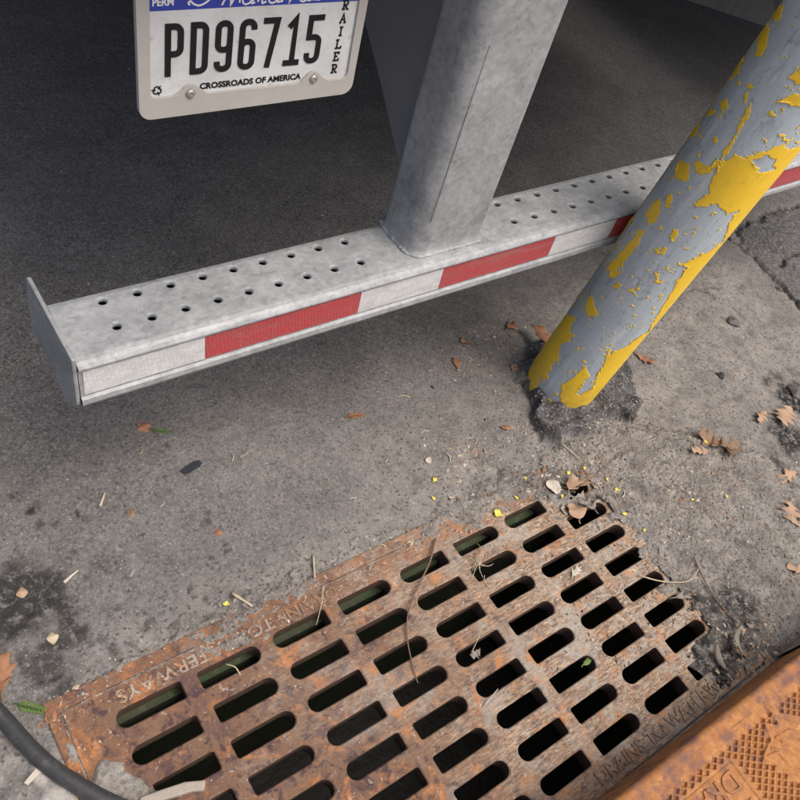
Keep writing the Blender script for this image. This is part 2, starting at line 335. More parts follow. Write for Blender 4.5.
c = m.mix(m.noise(9, 5, 0.7), (0.31, 0.297, 0.265), (0.43, 0.418, 0.385)); c = m.mix(m.ramp(m.noise(45, 6, 0.75), [(0.6, 0), (0.72, 0.5)]), c, (0.33, 0.28, 0.22))
m.col(c); m.bump(m.noise(120, 4), 0.3, 0.0006); FRAMEM = m.m
INK = plain('black_ink', (0.008, 0.008, 0.009), (0.018, 0.018, 0.018), 80, 0.7, spec=0.15)
WINK = plain('white_ink', (0.6, 0.6, 0.58), (0.75, 0.75, 0.72), 80, 0.4)
BOLT = plain('dull_bolt_steel', (0.3, 0.29, 0.26), (0.45, 0.43, 0.39), 200, 0.4, metal=0.7)
m = MT('hose_rubber', 0.45, 0, 0.4); c = m.mix(m.noise(50, 6, 0.75), (0.022, 0.023, 0.025), (0.05, 0.05, 0.051)); c = m.mix(m.ramp(m.noise(30, 6, 0.8), [(0.52, 0), (0.68, 0.55)]), c, (0.13, 0.125, 0.115)); c = m.mix(m.ramp(m.noise(190, 4, 0.8), [(0.62, 0), (0.7, 0.7)]), c, (0.2, 0.19, 0.17)); m.col(c); m.bump(m.noise(220, 4), 0.5, 0.0008); RUBBER = m.m
m = MT('weathered_concrete', 0.92)
c = m.mix(m.ramp(m.noise(28, 6, 0.75), [(0.32, 0), (0.66, 1)]), (0.15, 0.135, 0.11), (0.42, 0.4, 0.36)); c = m.mix(m.ramp(m.sep(m.voro(170), 0), [(0.8, 0), (0.84, 0.7)]), c, (0.2, 0.16, 0.12))
c = m.mix(m.ramp(m.noise(120, 5, 0.75), [(0.58, 0), (0.66, 0.7)]), c, (0.1, 0.09, 0.075)); m.col(c)
p = m.bump(m.noise(60, 6, 0.8), 0.9, 0.008); m.bump(m.noise(300, 4, 0.8), 0.7, 0.002, p); CONC = m.m
m = MT('mossy_concrete', 0.85)
k = m.noise(16, 6, 0.7); c = m.mix(m.ramp(k, [(0.35, 0), (0.6, 1)]), (0.055, 0.052, 0.035), (0.034, 0.056, 0.02)); c = m.mix(m.ramp(m.noise(40, 5), [(0.55, 0), (0.7, 0.8)]), c, (0.09, 0.1, 0.055))
m.col(c); m.bump(k, 0.6, 0.01); MOSS = m.m
SLUDGE = plain('sump_sludge', (0.02, 0.018, 0.014), (0.05, 0.045, 0.035), 12, 0.5, 0.01)
m = MT('streaked_wall_concrete', 0.85)
c = m.mix(m.noise(5, 5, 0.7, m.mapping(scale=(7, 7, 0.5))), (0.1, 0.092, 0.08), (0.25, 0.235, 0.205)); m.col(c); m.bump(m.noise(40, 5), 0.4, 0.004); WALLC = m.m
TRWHITE = plain('trailer_white_paint', (0.62, 0.62, 0.6), (0.72, 0.72, 0.7), 6, 0.5)
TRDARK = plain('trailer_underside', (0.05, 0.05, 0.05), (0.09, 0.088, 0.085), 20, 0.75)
BRACE = plain('shade_grey_brace_steel', (0.12, 0.125, 0.13), (0.19, 0.195, 0.2), 14, 0.6, 0.001, 0.2)  # dark grey carries the shade on the braces in its colour

# ---------------------------------------------------------------- the grate's own frame of reference
GC = Vector((0.728, 0.2205)); GA = math.radians(1.4); GLX, GLY = 0.632, 0.284
PX, PY, SLX, SLY = 0.1448, 0.0653, 0.0575, 0.0163
def g2w(x, y): return (GC.x+x*math.cos(GA)-y*math.sin(GA), GC.y+x*math.sin(GA)+y*math.cos(GA))
def w2g(X, Y):
    dx, dy = X-GC.x, Y-GC.y; return dx*math.cos(GA)+dy*math.sin(GA), -dx*math.sin(GA)+dy*math.cos(GA)
def slot_center(ci, ri): return ((ci-3.5)*PX, (3.5-ri)*PY)      # row 0 is the far row

# ---------------------------------------------------------------- ground sheet (one sheet to the horizon, open over the drain)
def axis(lo, hi, step, far, extra):
    a = list(np.arange(lo, hi+1e-6, step))
    g, d = lo, step
    while g > -far: d *= 1.35; g -= d; a.append(g)
    g, d = hi, step
    while g < far: d *= 1.35; g += d; a.append(g)
    a = [v for v in a if all(abs(v-q) > step*0.4 for q in extra)]+list(extra)
    return np.array(sorted(a))
HX0, HX1, HY0, HY1 = 0.112, 1.344, -0.042, 0.485
xs = axis(-0.25, 3.35, 0.005, 120, (HX0, HX1)); ys = axis(-0.1, 1.9, 0.005, 120, (HY0, HY1))
GX, GY = np.meshgrid(xs, ys)
patch_post = [(1.3981, 0.8585), (1.3523, 0.7929), (1.3097, 0.7232), (1.261, 0.647), (1.2773, 0.6013), (1.3322, 0.5928), (1.3752, 0.5693), (1.4502, 0.5874), (1.5488, 0.5704), (1.6299, 0.6119), (1.6704, 0.7028), (1.6307, 0.7555), (1.5825, 0.8388), (1.4754, 0.8942)]
patch_right = [(2.6106, 1.0615), (2.7404, 1.0977), (2.9, 1.1067), (3.1474, 1.1109), (3.3163, 0.9697), (2.6734, 0.5452), (2.5262, 0.65), (2.5264, 0.7476), (2.5652, 0.8789), (2.565, 0.9745)]
cracks = [[(2.5629, 1.0514), (2.5561, 0.9769), (2.5554, 0.8712), (2.5264, 0.7476), (2.5204, 0.6327)], [(2.6014, 1.0638), (2.746, 1.1021), (2.9171, 1.1147), (3.1717, 1.1181)], [(2.6195, 0.8741), (2.7419, 0.9105), (2.8456, 0.9105)],
          [(1.942, 0.9241), (2.0398, 0.9038), (2.1953, 0.8856), (2.3807, 0.8604)], [(2.1873, 0.8785), (2.2719, 0.8149), (2.2567, 0.7352)],
          [(1.3368, 0.7912), (1.3085, 0.7133), (1.2646, 0.639), (1.2834, 0.5924), (1.3387, 0.5445), (1.3519, 0.4816), (1.3446, 0.4285)], [(1.5113, 0.6738), (1.5005, 0.6169), (1.5148, 0.5834), (1.5762, 0.5742)], [(1.5297, 0.7149), (1.5814, 0.7114), (1.58, 0.6597)]]
def near_mask(X, Y): return (X > -0.3) & (X < 3.4) & (Y > -0.15) & (Y < 1.95)
NM = near_mask(GX, GY); nx, ny = GX[NM], GY[NM]
wx, wy = nx+0.016*vn(nx, ny, 0.035, 1)+0.007*vn(nx, ny, 0.012, 2), ny+0.016*vn(nx, ny, 0.035, 3)+0.007*vn(nx, ny, 0.012, 4)
h = 0.003*vn(nx, ny, 0.4, 5)+0.0018*vn(nx, ny, 0.09, 6)+0.0009*vn(nx, ny, 0.02, 7)
dirt_shade = 0.52+0.2*vn(nx, ny, 0.3, 8)-0.48*sm(0.7, 1.35, ny); dark = np.zeros_like(nx); coarse = np.zeros_like(nx); conc = np.zeros_like(nx)  # dust thins with y to darken the ground in the trailer's shade
# dust gathers to the right of the post and along the drain
pr = psd([(1.0361, 0.611), (1.2158, 0.6), (1.4722, 0.5312), (1.903, 0.7951), (2.405, 0.9755), (2.3923, 0.7784), (2.4168, 0.5372), (1.953, -0.0598), (1.4909, -0.0655), (1.2174, -0.0493), (1.2699, 0.2519), (1.2313, 0.5003)], wx, wy)
dirt_shade += 0.75*sm(-0.10, 0.10, pr)
dirt_shade += 0.5*sm(0.13, 0.0, np.abs(ny-0.53))*sm(0.05, 0.25, nx)*sm(1.5, 1.2, nx)+0.35*sm(0.3, 0.0, lined([(0.9681, 0.6389), (1.2928, 0.7364), (1.3977, 0.959), (1.663, 0.9997)], wx, wy))
sp = psd(patch_post, wx, wy); sr = psd(patch_right, wx, wy)
coarse = np.maximum(coarse, sm(-0.006, 0.012, sp)); coarse = np.maximum(coarse, 0.75*sm(-0.004, 0.01, sr))
dirt_shade *= 1-0.85*sm(-0.006, 0.02, sp)
rb = np.hypot(nx-1.424, ny-0.732); h += (0.010*sm(-0.004, 0.016, sp)+0.028*sm(-0.006, 0.014, sp)+0.004*sm(0.16, 0.09, rb))*(0.85+0.35*vn(nx, ny, 0.03, 9))+0.006*sm(0, 0.012, sr)
h += 0.004*coarse*vn(nx, ny, 0.011, 10)
for k, cr in enumerate(cracks):
    d = lined(cr, wx, wy); wd = (0.011, 0.010, 0.009, 0.006, 0.006, 0.011, 0.009, 0.007)[k]
    h -= (0.009 if k not in (3, 4) else 0.003)*sm(wd, 0.0, d); dark = np.maximum(dark, (0.95 if k not in (3, 4) else 0.6)*sm(wd*1.5, wd*0.4, d)*(0.65+0.5*vn(nx, ny, 0.03, 31)))
    dirt_shade += 0.4*sm(0.04, 0.0, d)
# dark wet stains
for (bx, by), r, k in (((0.1046, 0.6986), 0.085, 0.85), ((0.1362, 0.6103), 0.035, 0.8), ((0.0938, 0.5846), 0.05, 0.7), ((0.1097, 0.5201), 0.03, 0.7), ((0.1559, 0.6493), 0.03, 0.6), ((0.1075, 0.5624), 0.025, 0.7),
                       ((0.18, 0.5808), 0.010, 0.7), ((0.1912, 0.5455), 0.010, 0.6), ((0.1699, 0.8731), 0.014, 0.9), ((0.1638, 0.8359), 0.012, 0.6), ((0.2224, 0.8219), 0.008, 0.8), ((0.2101, 0.7693), 0.009, 0.6),
                       ((2.1505, 0.4396), 0.085, 1.0), ((1.9777, 0.3325), 0.075, 0.95), ((1.8398, 0.2816), 0.06, 0.8), ((1.8144, 0.1917), 0.06, 0.9), ((1.7218, 0.1058), 0.06, 0.6), ((1.5857, 0.1725), 0.06, 0.8), ((1.6146, 0.1063), 0.06, 0.8), ((1.2782, 0.0643), 0.09, 0.95), ((1.405, 0.0807), 0.06, 0.8), ((1.3733, -0.0075), 0.07, 0.9), ((1.4217, 0.127), 0.05, 0.6), ((1.4229, 0.405), 0.03, 0.5), ((1.5683, 0.3603), 0.03, 0.5), ((1.2038, 0.0278), 0.05, 0.9), ((1.2492, -0.0069), 0.05, 0.9),
                       ((1.5274, 0.4031), 0.03, 0.35), ((1.5038, 0.5324), 0.035, 0.4), ((0.2272, 0.7142), 0.022, 0.35), ((1.5038, 0.8378), 0.02, 0.4), ((1.398, 0.8359), 0.02, 0.5), ((1.3199, 0.685), 0.02, 0.7), ((1.6294, 0.6943), 0.02, 0.6)):
    d = np.hypot(wx-bx, wy-by)*(1+0.35*vn(nx, ny, 0.03, 12)); dark = np.maximum(dark, k*sm(r*1.15, r*0.55, d))
h -= 0.004*sm(0.2, 1.0, dark)*vn(nx, ny, 0.015, 13)
spots = RNG.uniform(0, 1, (70, 3))
for u, v, q in spots:
    (bx, by) = (0.05+0.5*u, 0.52+0.5*v*v); r = 0.003+0.006*q; dark = np.maximum(dark, 0.65*sm(r*1.3, r*0.5, np.hypot(wx-bx, wy-by)))
# dried white drip and the broken concrete apron by the drain's end
dl = lined([(0.2644, 0.7565), (0.2773, 0.7003), (0.2807, 0.6651)], wx, wy)
cw = np.maximum(0.5*sm(0.006, 0.001, dl)*(0.5+vn(nx, ny, 0.01, 30)), np.clip(0.9*sm(0.007, 0.003, np.hypot(wx-(0.2836, 0.6727)[0], wy-(0.2836, 0.6727)[1])), 0, 1))
capr = [[(0.0134, 0.3837), (0.037, 0.4274), (0.0765, 0.457), (0.0987, 0.468), (0.1096, 0.4446), (0.1113, 0.3955), (0.1017, 0.3508), (0.0705, 0.3047), (-0.0023, 0.346)], [(0.1106, 0.3757), (0.1372, 0.3713), (0.1599, 0.3387), (0.1744, 0.2942), (0.1457, 0.2621), (0.0767, 0.3012)]]
for pg in capr:
    d = psd(pg, wx, wy); conc = np.maximum(conc, sm(-0.004, 0.006, d)*(0.55+0.6*(vn(nx, ny, 0.03, 14) > -0.35))); h += 0.012*sm(-0.004, 0.012, d)*(0.7+0.5*vn(nx, ny, 0.025, 15))
conc = np.clip(np.maximum(conc, cw), 0, 1)
so = psd([(-0.0598, 0.4882), (0.0036, 0.4873), (0.0161, 0.4306), (0.0195, 0.3803), (-0.0062, 0.3331), (-0.0876, 0.3795)], wx, wy); dirt_shade += 1.0*sm(-0.02, 0.03, so); h += 0.006*sm(-0.02, 0.02, so)*vn(nx, ny, 0.02, 16)
gx_, gy_ = w2g(nx, ny); fr = np.maximum(np.abs(gx_)-GLX-0.022, np.abs(gy_)-GLY-0.026)
h = np.where(fr < 0.004, np.minimum(h, -0.0015), h)
GZ = np.zeros_like(GX); GZ[NM] = h
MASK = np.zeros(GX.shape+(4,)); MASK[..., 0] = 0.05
MASK[NM] = np.stack([np.clip(dirt_shade, 0, 1), np.clip(dark, 0, 1), np.clip(coarse, 0, 1), np.clip(conc, 0, 1)], -1)
cx, cy = (xs[:-1]+xs[1:])/2, (ys[:-1]+ys[1:])/2; CX, CY = np.meshgrid(cx, cy)
keep = ~((CX > HX0) & (CX < HX1) & (CY > HY0) & (CY < HY1))
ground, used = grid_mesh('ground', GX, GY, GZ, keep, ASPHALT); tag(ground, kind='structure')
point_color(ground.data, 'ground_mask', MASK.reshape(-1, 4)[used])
def ground_z(x, y):
    i = int(np.clip(np.searchsorted(xs, x), 1, len(xs)-1)); j = int(np.clip(np.searchsorted(ys, y), 1, len(ys)-1)); return float(GZ[j, i])

# ---------------------------------------------------------------- storm drain: pit, frame, grate
drain = bpy.data.objects.new('storm_drain', None); COL.objects.link(drain); drain.location = (GC.x, GC.y, 0); drain.rotation_euler.z = GA
tag(drain, 'long rusty cast iron drain grate with rows of slots set in the asphalt', 'storm drain')
def unrot(o): o.matrix_local = drain.matrix_world.inverted() if False else Matrix.Rotation(-GA, 4, 'Z') @ Matrix.Translation((-GC.x, -GC.y, 0)); return o
D_ = 0.9
pit_v = [(x, y, z) for z in (-0.045, -D_) for x, y in ((-GLX-.005, -GLY-.03), (GLX+.005, -GLY-.03), (GLX+.005, 0.2375), (-GLX-.005, 0.2375))]
mesh('pit_wall', pit_v+[(-GLX-.03, GLY+.03, -0.046), (GLX+.03, GLY+.03, -0.046), (GLX+.005, 0.2375, -0.046), (-GLX-.005, 0.2375, -0.046)], [(0, 1, 5, 4), (1, 2, 6, 5), (2, 3, 7, 6), (3, 0, 4, 7), (8, 11, 10, 9)], MOSS, drain)
mesh('pit_floor', pit_v[4:], [(0, 1, 2, 3)], SLUDGE, drain)
FO = rrect(-GLX-0.022, GLX+0.022, -GLY-0.021, GLY+0.027, 0.004, 2); FI = rrect(-GLX-0.003, GLX+0.003, -GLY-0.013, GLY+0.003, 0.006, 2)
bevel(mesh('grate_frame', *prism(FO, [FI], -0.05, 0.0030), RUST, drain), 0.002)
IO = rrect(-GLX-0.003, GLX+0.003, -GLY-0.013, GLY+0.003, 0.004, 2); II = rrect(-GLX+0.012, GLX-0.012, -GLY+0.012, GLY-0.012, 0.004, 2)
mesh('seat_ledge', *prism(IO, [II], -0.052, -0.043), RUST, drain)
# grate: one casting, every slot a real opening with one round and one squared end
def slot_loop(hx, hy, flip, grow=0.0):
    hx += grow; hy += grow; r = hy; rs = 0.005+grow
    p = rrect(-hx, hx, -hy, hy, 0, 6, (r, rs, rs, r)) if not flip else rrect(-hx, hx, -hy, hy, 0, 6, (rs, r, r, rs))
    return p
gv, gf = [], []
GLYN = GLY+0.009
ZT = 0.0025
for ci in range(8):
    for ri in range(8):
        ox, oy = slot_center(ci, ri); x0, x1 = ox-PX/2, ox+PX/2; y0, y1 = oy-PY/2, oy+PY/2
        jx, jy = RNG.normal(0, 0.0006, 2); flip = ci % 2 == 1
        loopA = slot_loop(SLX, SLY, flip, 0.0022); loopB = slot_loop(SLX, SLY, flip); loopC = slot_loop(SLX, SLY, flip, 0.003)
        if ci == 0: x0 = -GLX
        if ci == 7: x1 = GLX
        if ri == 0: y1 = GLY
        if ri == 7: y0 = -GLYN
        vs, fs = prism([(x0, y0), (x1, y0), (x1, y1), (x0, y1)], [[(ox+jx+p[0], oy+jy+p[1]) for p in loopA]], ZT-0.001, ZT)
        nA = len(loopA); top = [f for f in fs if len(f) == 3 and max(f) < 4+nA]; vs = vs[:4+nA]
        b = len(gv); gv += vs
        for lp, z in ((loopB, ZT-0.0022), (loopC, -0.038)): gv += [(ox+jx+p[0], oy+jy+p[1], z) for p in lp]
        gf += [tuple(k+b for k in f) for f in top]
        for s0, s1 in ((4, 4+nA), (4+nA, 4+2*nA)):
            for k in range(nA): gf.append((b+s0+k, b+s0+(k+1) % nA, b+s1+(k+1) % nA, b+s1+k))
# underside and outer rim
b = len(gv); gv += [(-GLX, -GLYN, ZT), (GLX, -GLYN, ZT), (GLX, GLY, ZT), (-GLX, GLY, ZT), (-GLX, -GLYN, -0.04), (GLX, -GLYN, -0.04), (GLX, GLY, -0.04), (-GLX, GLY, -0.04)]
gf += [(b, b+4, b+5, b+1), (b+1, b+5, b+6, b+2), (b+2, b+6, b+7, b+3), (b+3, b+7, b+4, b)]
grate = mesh('grate', gv, gf, RUST, drain); grate.data.materials.append(SHADERUST)
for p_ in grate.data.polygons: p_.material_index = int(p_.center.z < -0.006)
bm = bmesh.new(); bm.from_mesh(grate.data); bmesh.ops.recalc_face_normals(bm, faces=bm.faces[:]); bm.to_mesh(grate.data); bm.free()
def relief(name, body, h, parent, loc, rz, width, mat, depth=0.0016, bold=0.0):
    me = text_mesh(body, h/0.72, depth, bold); xs_ = [v.co.x for v in me.vertices]; k = width/(max(xs_)-min(xs_))
    me.transform(Matrix.Diagonal((k, 1, 1, 1))); o = link(name, me, mat, parent); o.location = loc; o.rotation_euler.z = rz; return o
tx = Vector(w2g(0.852, -0.052)); relief('raised_lettering', 'DRAINS TO WATERWAYS', 0.025, grate, (tx.x, -0.281, ZT+0.0006), 0, 0.43, RUST, 0.0036, 0.0006)
relief('raised_lettering', 'DRAINS TO WATERWAYS', 0.023, grate, (-tx.x+0.0, 0.2745, ZT+0.0006), math.pi, 0.43, RUST, 0.0026, 0.0005)

# dirt washed over the right end and the far edge of the grate
dx_, dy_ = np.meshgrid(np.arange(0.12, 1.85, 0.0025), np.arange(-0.062, 0.66, 0.0025))
jx, jy = dx_+0.014*vn(dx_, dy_, 0.03, 21)+0.008*vn(dx_, dy_, 0.012, 22), dy_+0.014*vn(dx_, dy_, 0.03, 23)+0.008*vn(dx_, dy_, 0.012, 24)
body = psd([(1.1746, 0.4497), (1.2005, 0.4124), (1.2434, 0.3649), (1.299, 0.3231), (1.3053, 0.2804), (1.2849, 0.2396), (1.2604, 0.2021), (1.2585, 0.1607), (1.3016, 0.1299), (1.2811, 0.0983), (1.225, 0.0656), (1.2038, 0.0278), (1.2111, -0.0136), (1.2183, -0.0543), (1.2627, -0.0632), (1.4001, -0.0459), (1.5035, -0.0562), (1.953, -0.0598), (1.8524, 0.3461), (1.5647, 0.5468), (1.3123, 0.5941), (1.2113, 0.5547)], jx, jy)
edge = psd([(0.3722, 0.486), (0.4385, 0.5004), (0.5327, 0.4997), (0.5706, 0.5048), (0.5564, 0.5441), (0.4458, 0.5364), (0.3454, 0.5117), (0.3257, 0.4885)], jx, jy)
edge2 = psd([(0.8442, 0.5186), (0.956, 0.5018), (1.0441, 0.5028), (1.0997, 0.4962), (1.1578, 0.4714), (1.2141, 0.424), (1.2758, 0.5128), (1.146, 0.5538), (0.9934, 0.5529), (0.877, 0.5471)], jx, jy)
edge3 = psd([(0.3039, 0.4554), (0.3414, 0.4604), (0.388, 0.4575), (0.4199, 0.4583), (0.4251, 0.4854), (0.3565, 0.4938), (0.3061, 0.4861)], jx, jy)
edge4 = psd([(0.0877, 0.4916), (0.1889, 0.5022), (0.3176, 0.5129), (0.4406, 0.5256), (0.6167, 0.5306), (0.8395, 0.5313), (0.845, 0.5556), (0.6092, 0.5582), (0.4327, 0.5516), (0.308, 0.5341), (0.1806, 0.5255), (0.087, 0.5136)], jx, jy)-0.004
sd = np.maximum.reduce([body+0.004, edge+0.004, edge2+0.012, edge3+0.003, edge4])
gxx, gyy = w2g(dx_, dy_)
hz = np.where(sd > -0.03, np.clip(sd*0.3, -0.02, 0.008), -0.02)+0.0035*vn(dx_, dy_, 0.03, 25)+0.0022*vn(dx_, dy_, 0.009, 26)+0.0015*RNG.normal(0, 0.6, dx_.shape)
seam = sm(0.005, 0.001, np.abs(np.maximum(np.abs(gxx)-GLX, np.abs(gyy)-GLY)))
hz = np.where((seam > 0.3) & (sd < 0.0), np.maximum(hz, 0.0035*seam-0.0012+0.002*vn(dx_, dy_, 0.02, 27)), hz)
drop = np.zeros(dx_.shape, bool)
for ci in range(8):
    for ri in range(8):
        ox, oy = slot_center(ci, ri); lx, ly = np.abs(gxx-ox), np.abs(gyy-oy)
        rag = 0.0035*vn(dx_, dy_, 0.007, 33)+0.004*vn(dx_, dy_, 0.02, 34); ins = (lx < SLX+0.003+rag) & (ly < SLY+0.003+rag)
        if (ci, ri) in ((7, 1), (7, 2), (7, 4)): drop |= ins
        elif (ci, ri) == (7, 3): drop |= ins & (gxx < ox-0.006+0.02*vn(dx_, dy_, 0.012, 28))
        elif (ci, ri) == (7, 0): drop |= ins & (gxx > ox-0.006+0.02*vn(dx_, dy_, 0.012, 28)) & (gyy < oy+0.013)
        elif (ci, ri) in ((7, 5), (7, 6)): hz = np.where(ins, np.minimum(hz, -0.013+0.004*vn(dx_, dy_, 0.012, 29)+0.03*(gxx-ox)), hz)
        elif (ci, ri) != (7, 7): drop |= ins
        else: hz = np.where(ins, hz*0.5, hz)
base = np.where((np.abs(gxx) < GLX+0.022) & (np.abs(gyy) < GLY+0.027), 0.0, -0.004)
kv = (hz > base-0.0025) & ~drop
kq = kv[:-1, :-1] & kv[1:, :-1] & kv[:-1, 1:] & kv[1:, 1:]
soil, used = grid_mesh('silt', dx_, dy_, hz, kq, ASPHALT); tag(soil, kind='stuff')
dk = np.zeros(dx_.shape)
for (bx, by), r, k in (((1.2317, 0.0379), 0.09, 0.9), ((1.3049, 0.0262), 0.09, 0.85), ((1.3969, 0.0581), 0.08, 0.9), ((1.3151, 0.0974), 0.06, 0.8), ((1.2321, -0.0219), 0.06, 0.9), ((1.1547, -0.017), 0.05, 0.8), ((1.2743, 0.3981), 0.03, 0.8), ((1.1983, 0.5079), 0.02, 0.6), ((1.1395, 0.5145), 0.02, 0.6)):
    dk = np.maximum(dk, k*sm(r*1.2, r*0.4, np.hypot(jx-bx, jy-by)))
point_color(soil.data, 'ground_mask', np.stack([np.full(dx_.shape, 1.0), np.clip(dk+0.25*vn(dx_, dy_, 0.02, 40), 0, 1), 0*dx_, 0*dx_], -1).reshape(-1, 4)[used])
tag(soil, 'grey brown silt washed over the right end and far edge of the grate', 'silt')
def surf_z(x, y):
    z = ground_z(x, y); i, j = int(round((x-0.12)/0.0025)), int(round((y+0.062)/0.0025))
    lx, ly = w2g(x, y)
    if abs(lx) < GLX+0.02 and abs(ly) < GLY+0.025: z = max(z, 0.003)
    if 0 <= i < dx_.shape[1] and 0 <= j < dx_.shape[0] and kv[j, i]: z = max(z, float(hz[j, i]))
    return z
# broken concrete over the left end of the grate
def mound(name, poly, hgt, mat, label, cat, step=0.003, seed=50):
    xs_, ys_ = zip(*poly); X, Y = np.meshgrid(np.arange(min(xs_)-0.02, max(xs_)+0.02, step), np.arange(min(ys_)-0.02, max(ys_)+0.02, step))
    a = psd(poly, X+0.008*vn(X, Y, 0.02, seed), Y+0.008*vn(X, Y, 0.02, seed+1))
    Z = np.clip(a*0.9, -0.02, hgt)+0.4*hgt*vn(X, Y, 0.025, seed+2)+0.2*hgt*vn(X, Y, 0.008, seed+3); k = a > -0.006
    o, _ = grid_mesh(name, X, Y, Z, k[:-1, :-1] & k[1:, 1:] & k[1:, :-1] & k[:-1, 1:], mat); tag(o, label, cat); return o
mound('concrete_crust', [(0.1067, 0.3912), (0.1229, 0.3926), (0.1382, 0.3741), (0.1565, 0.3506), (0.1672, 0.3246), (0.1691, 0.2971), (0.1457, 0.2621), (0.073, 0.3033), (0.0864, 0.3593)], 0.010, CONC, 'pale crust of broken concrete over the grate\'s left corner beside the hose', 'concrete crust')
mound('concrete_lump', [(0.0761, 0.4417), (0.0888, 0.4383), (0.0924, 0.4125), (0.0879, 0.3947), (0.0771, 0.394), (0.0715, 0.4137)], 0.010, CONC, 'small pale concrete lump between the hose and the rusty frame corner', 'concrete lump', seed=60)

# ---------------------------------------------------------------- kerb hood, kerb, pavement
def hood_profile():
    p = [(-0.0680, -0.055), (-0.070, 0.02), (-0.073, 0.085), (-0.0765, 0.137)]
    p += [(-0.088+0.0115*math.cos(math.radians(t)), 0.138+0.0115*math.sin(math.radians(t))) for t in range(0, 91, 10)]+[(-0.103, 0.1495)]
    return p
hood = bpy.data.objects.new('kerb_inlet_hood', None); COL.objects.link(hood); hood.location = (0.72, -0.09, 0)
tag(hood, 'orange rusty cast iron kerb hood with diamond tread beside the grate', 'drain hood')
HL0, HL1 = 0.05-0.72, 1.397-0.72
pr_ = [(y+0.09, z) for y, z in hood_profile()]; vs, fs = [], []
xs_ = np.linspace(HL0, HL1, 160)
for x in xs_: vs += [(x, y+0.0007*float(vn(x, z*0.7, 0.05, 46))+0.0005*float(vn(x, z, 0.014, 47)), z-0.0004*float(abs(vn(x, z, 0.02, 48))) if k < len(pr_)-1 else z) for k, (y, z) in enumerate(pr_)]
n = len(pr_); fs = [(i*n+k, i*n+k+1, (i+1)*n+k+1, (i+1)*n+k) for i in range(len(xs_)-1) for k in range(n-1)]
mesh('hood_front', vs, fs, HOODRUST, hood, True)
# top casting with sunken diamond pockets, a plain lettering panel and an emblem
TZ = 0.1495
X, Y = np.meshgrid(np.linspace(0.72, 1.397, 700), np.linspace(-0.36, -0.103, 270))
u = (X-1.0)/0.0203+(Y+0.13)/0.0143; v = (X-1.0)/0.0203-(Y+0.13)/0.0143
fu, fv = np.abs((u % 1)-0.5), np.abs((v % 1)-0.5); rim = np.maximum(fu, fv)
pocket = 0.75*sm(0.42, 0.33, rim)+0.25*sm(0.34, 0.05, rim)
iu, iv = np.floor(u)+0.5, np.floor(v)+0.5; pcx = 1.0+0.0203*(iu+iv)/2; pcy = -0.13+0.0143*(iu-iv)/2
zone = (pcy < -0.119) & (pcy > -0.34) & (pcx < 1.375)
panel = (X < 1.006) & (Y < -0.139); pz = (pcx < 1.012) & (pcy < -0.134)
fish = [[(1.1425, -0.1054), (1.1538, -0.1316), (1.1713, -0.1528), (1.1938, -0.1727)], [(1.0724, -0.1662), (1.113, -0.1535), (1.1208, -0.1302), (1.1306, -0.1472), (1.1466, -0.1714), (1.1706, -0.1921)], [(1.0696, -0.1684), (1.1036, -0.1754), (1.1037, -0.1944), (1.1103, -0.2131), (1.1256, -0.2251)], [(1.0984, -0.165), (1.1219, -0.1853), (1.1352, -0.2039)], [(1.1257, -0.168), (1.1383, -0.1825), (1.1497, -0.2003)], [(1.1205, -0.1575), (1.1588, -0.1622), (1.1793, -0.1809)]]
emb = psd([(1.1526, -0.1025), (1.1677, -0.1308), (1.2137, -0.1752), (1.2782, -0.2456), (1.1464, -0.2883), (1.096, -0.233), (1.085, -0.1993), (1.066, -0.1665), (1.1093, -0.1515), (1.1201, -0.1258), (1.1453, -0.1431)], X, Y)
emz = psd([(1.1526, -0.1025), (1.1677, -0.1308), (1.2137, -0.1752), (1.2782, -0.2456), (1.1464, -0.2883), (1.096, -0.233), (1.085, -0.1993), (1.066, -0.1665), (1.1093, -0.1515), (1.1201, -0.1258), (1.1453, -0.1431)], pcx, pcy)
Z = TZ+0*X
act = zone & ~pz & (emz < -0.002)
Z = Z-np.where(act, 0.0056*pocket, 0.0)
Z -= np.where((X < 1.006) & (Y < -0.139), 0.0012, 0.0)+0.0015*sm(0.0025, 0.0006, np.abs(np.maximum(X-1.006, Y+0.139)))
rid = np.minimum.reduce([lined(f, X, Y) for f in fish]); Z += np.where(emb > -0.006, 0.0022*sm(0.0035, 0.001, rid), 0)+0.0018*sm(0.0028, 0.0006, np.abs(emb))
Z += 0.0004*vn(X, Y, 0.01, 44)+0.0003*vn(X, Y, 0.004, 45)
top, _ = grid_mesh('tread_plate', X-0.72, Y+0.09, Z, None, HOODRUST, hood)
mesh('plain_top', [(HL0, -0.013, TZ), (0.0, -0.013, TZ-0.0001), (0.0, -0.27, TZ), (HL0, -0.27, TZ)], [(0, 3, 2, 1)], HOODRUST, hood)
relief('raised_lettering', 'DRAINS TO WATERWAYS', 0.034, hood, (0.998-0.72, -0.149+0.09, TZ-0.0008), math.pi, 0.62, HOODRUST, 0.004, 0.0008)
relief('raised_lettering', 'DUMP NO WASTE', 0.034, hood, (0.998-0.72, -0.200+0.09, TZ-0.0008), math.pi, 0.52, HOODRUST, 0.004, 0.0008)
def kerb(x0, x1, name):
    p = [(-0.060, -0.05), (-0.062, 0.0), (-0.070, 0.11), (-0.075, 0.135), (-0.087, 0.149), (-0.2, 0.152), (-0.2, -0.05)]
    X_ = np.linspace(x0, x1, 60); vs = [(x, y+0.002*math.sin(x*31), z) for x in X_ for y, z in p]; k = len(p)
    fs = [(i*k+j, i*k+j+1, (i+1)*k+j+1, (i+1)*k+j) for i in range(len(X_)-1) for j in range(k-1)]
    o = mesh(name, vs, fs, CONC, None, False); tag(o, kind='structure')
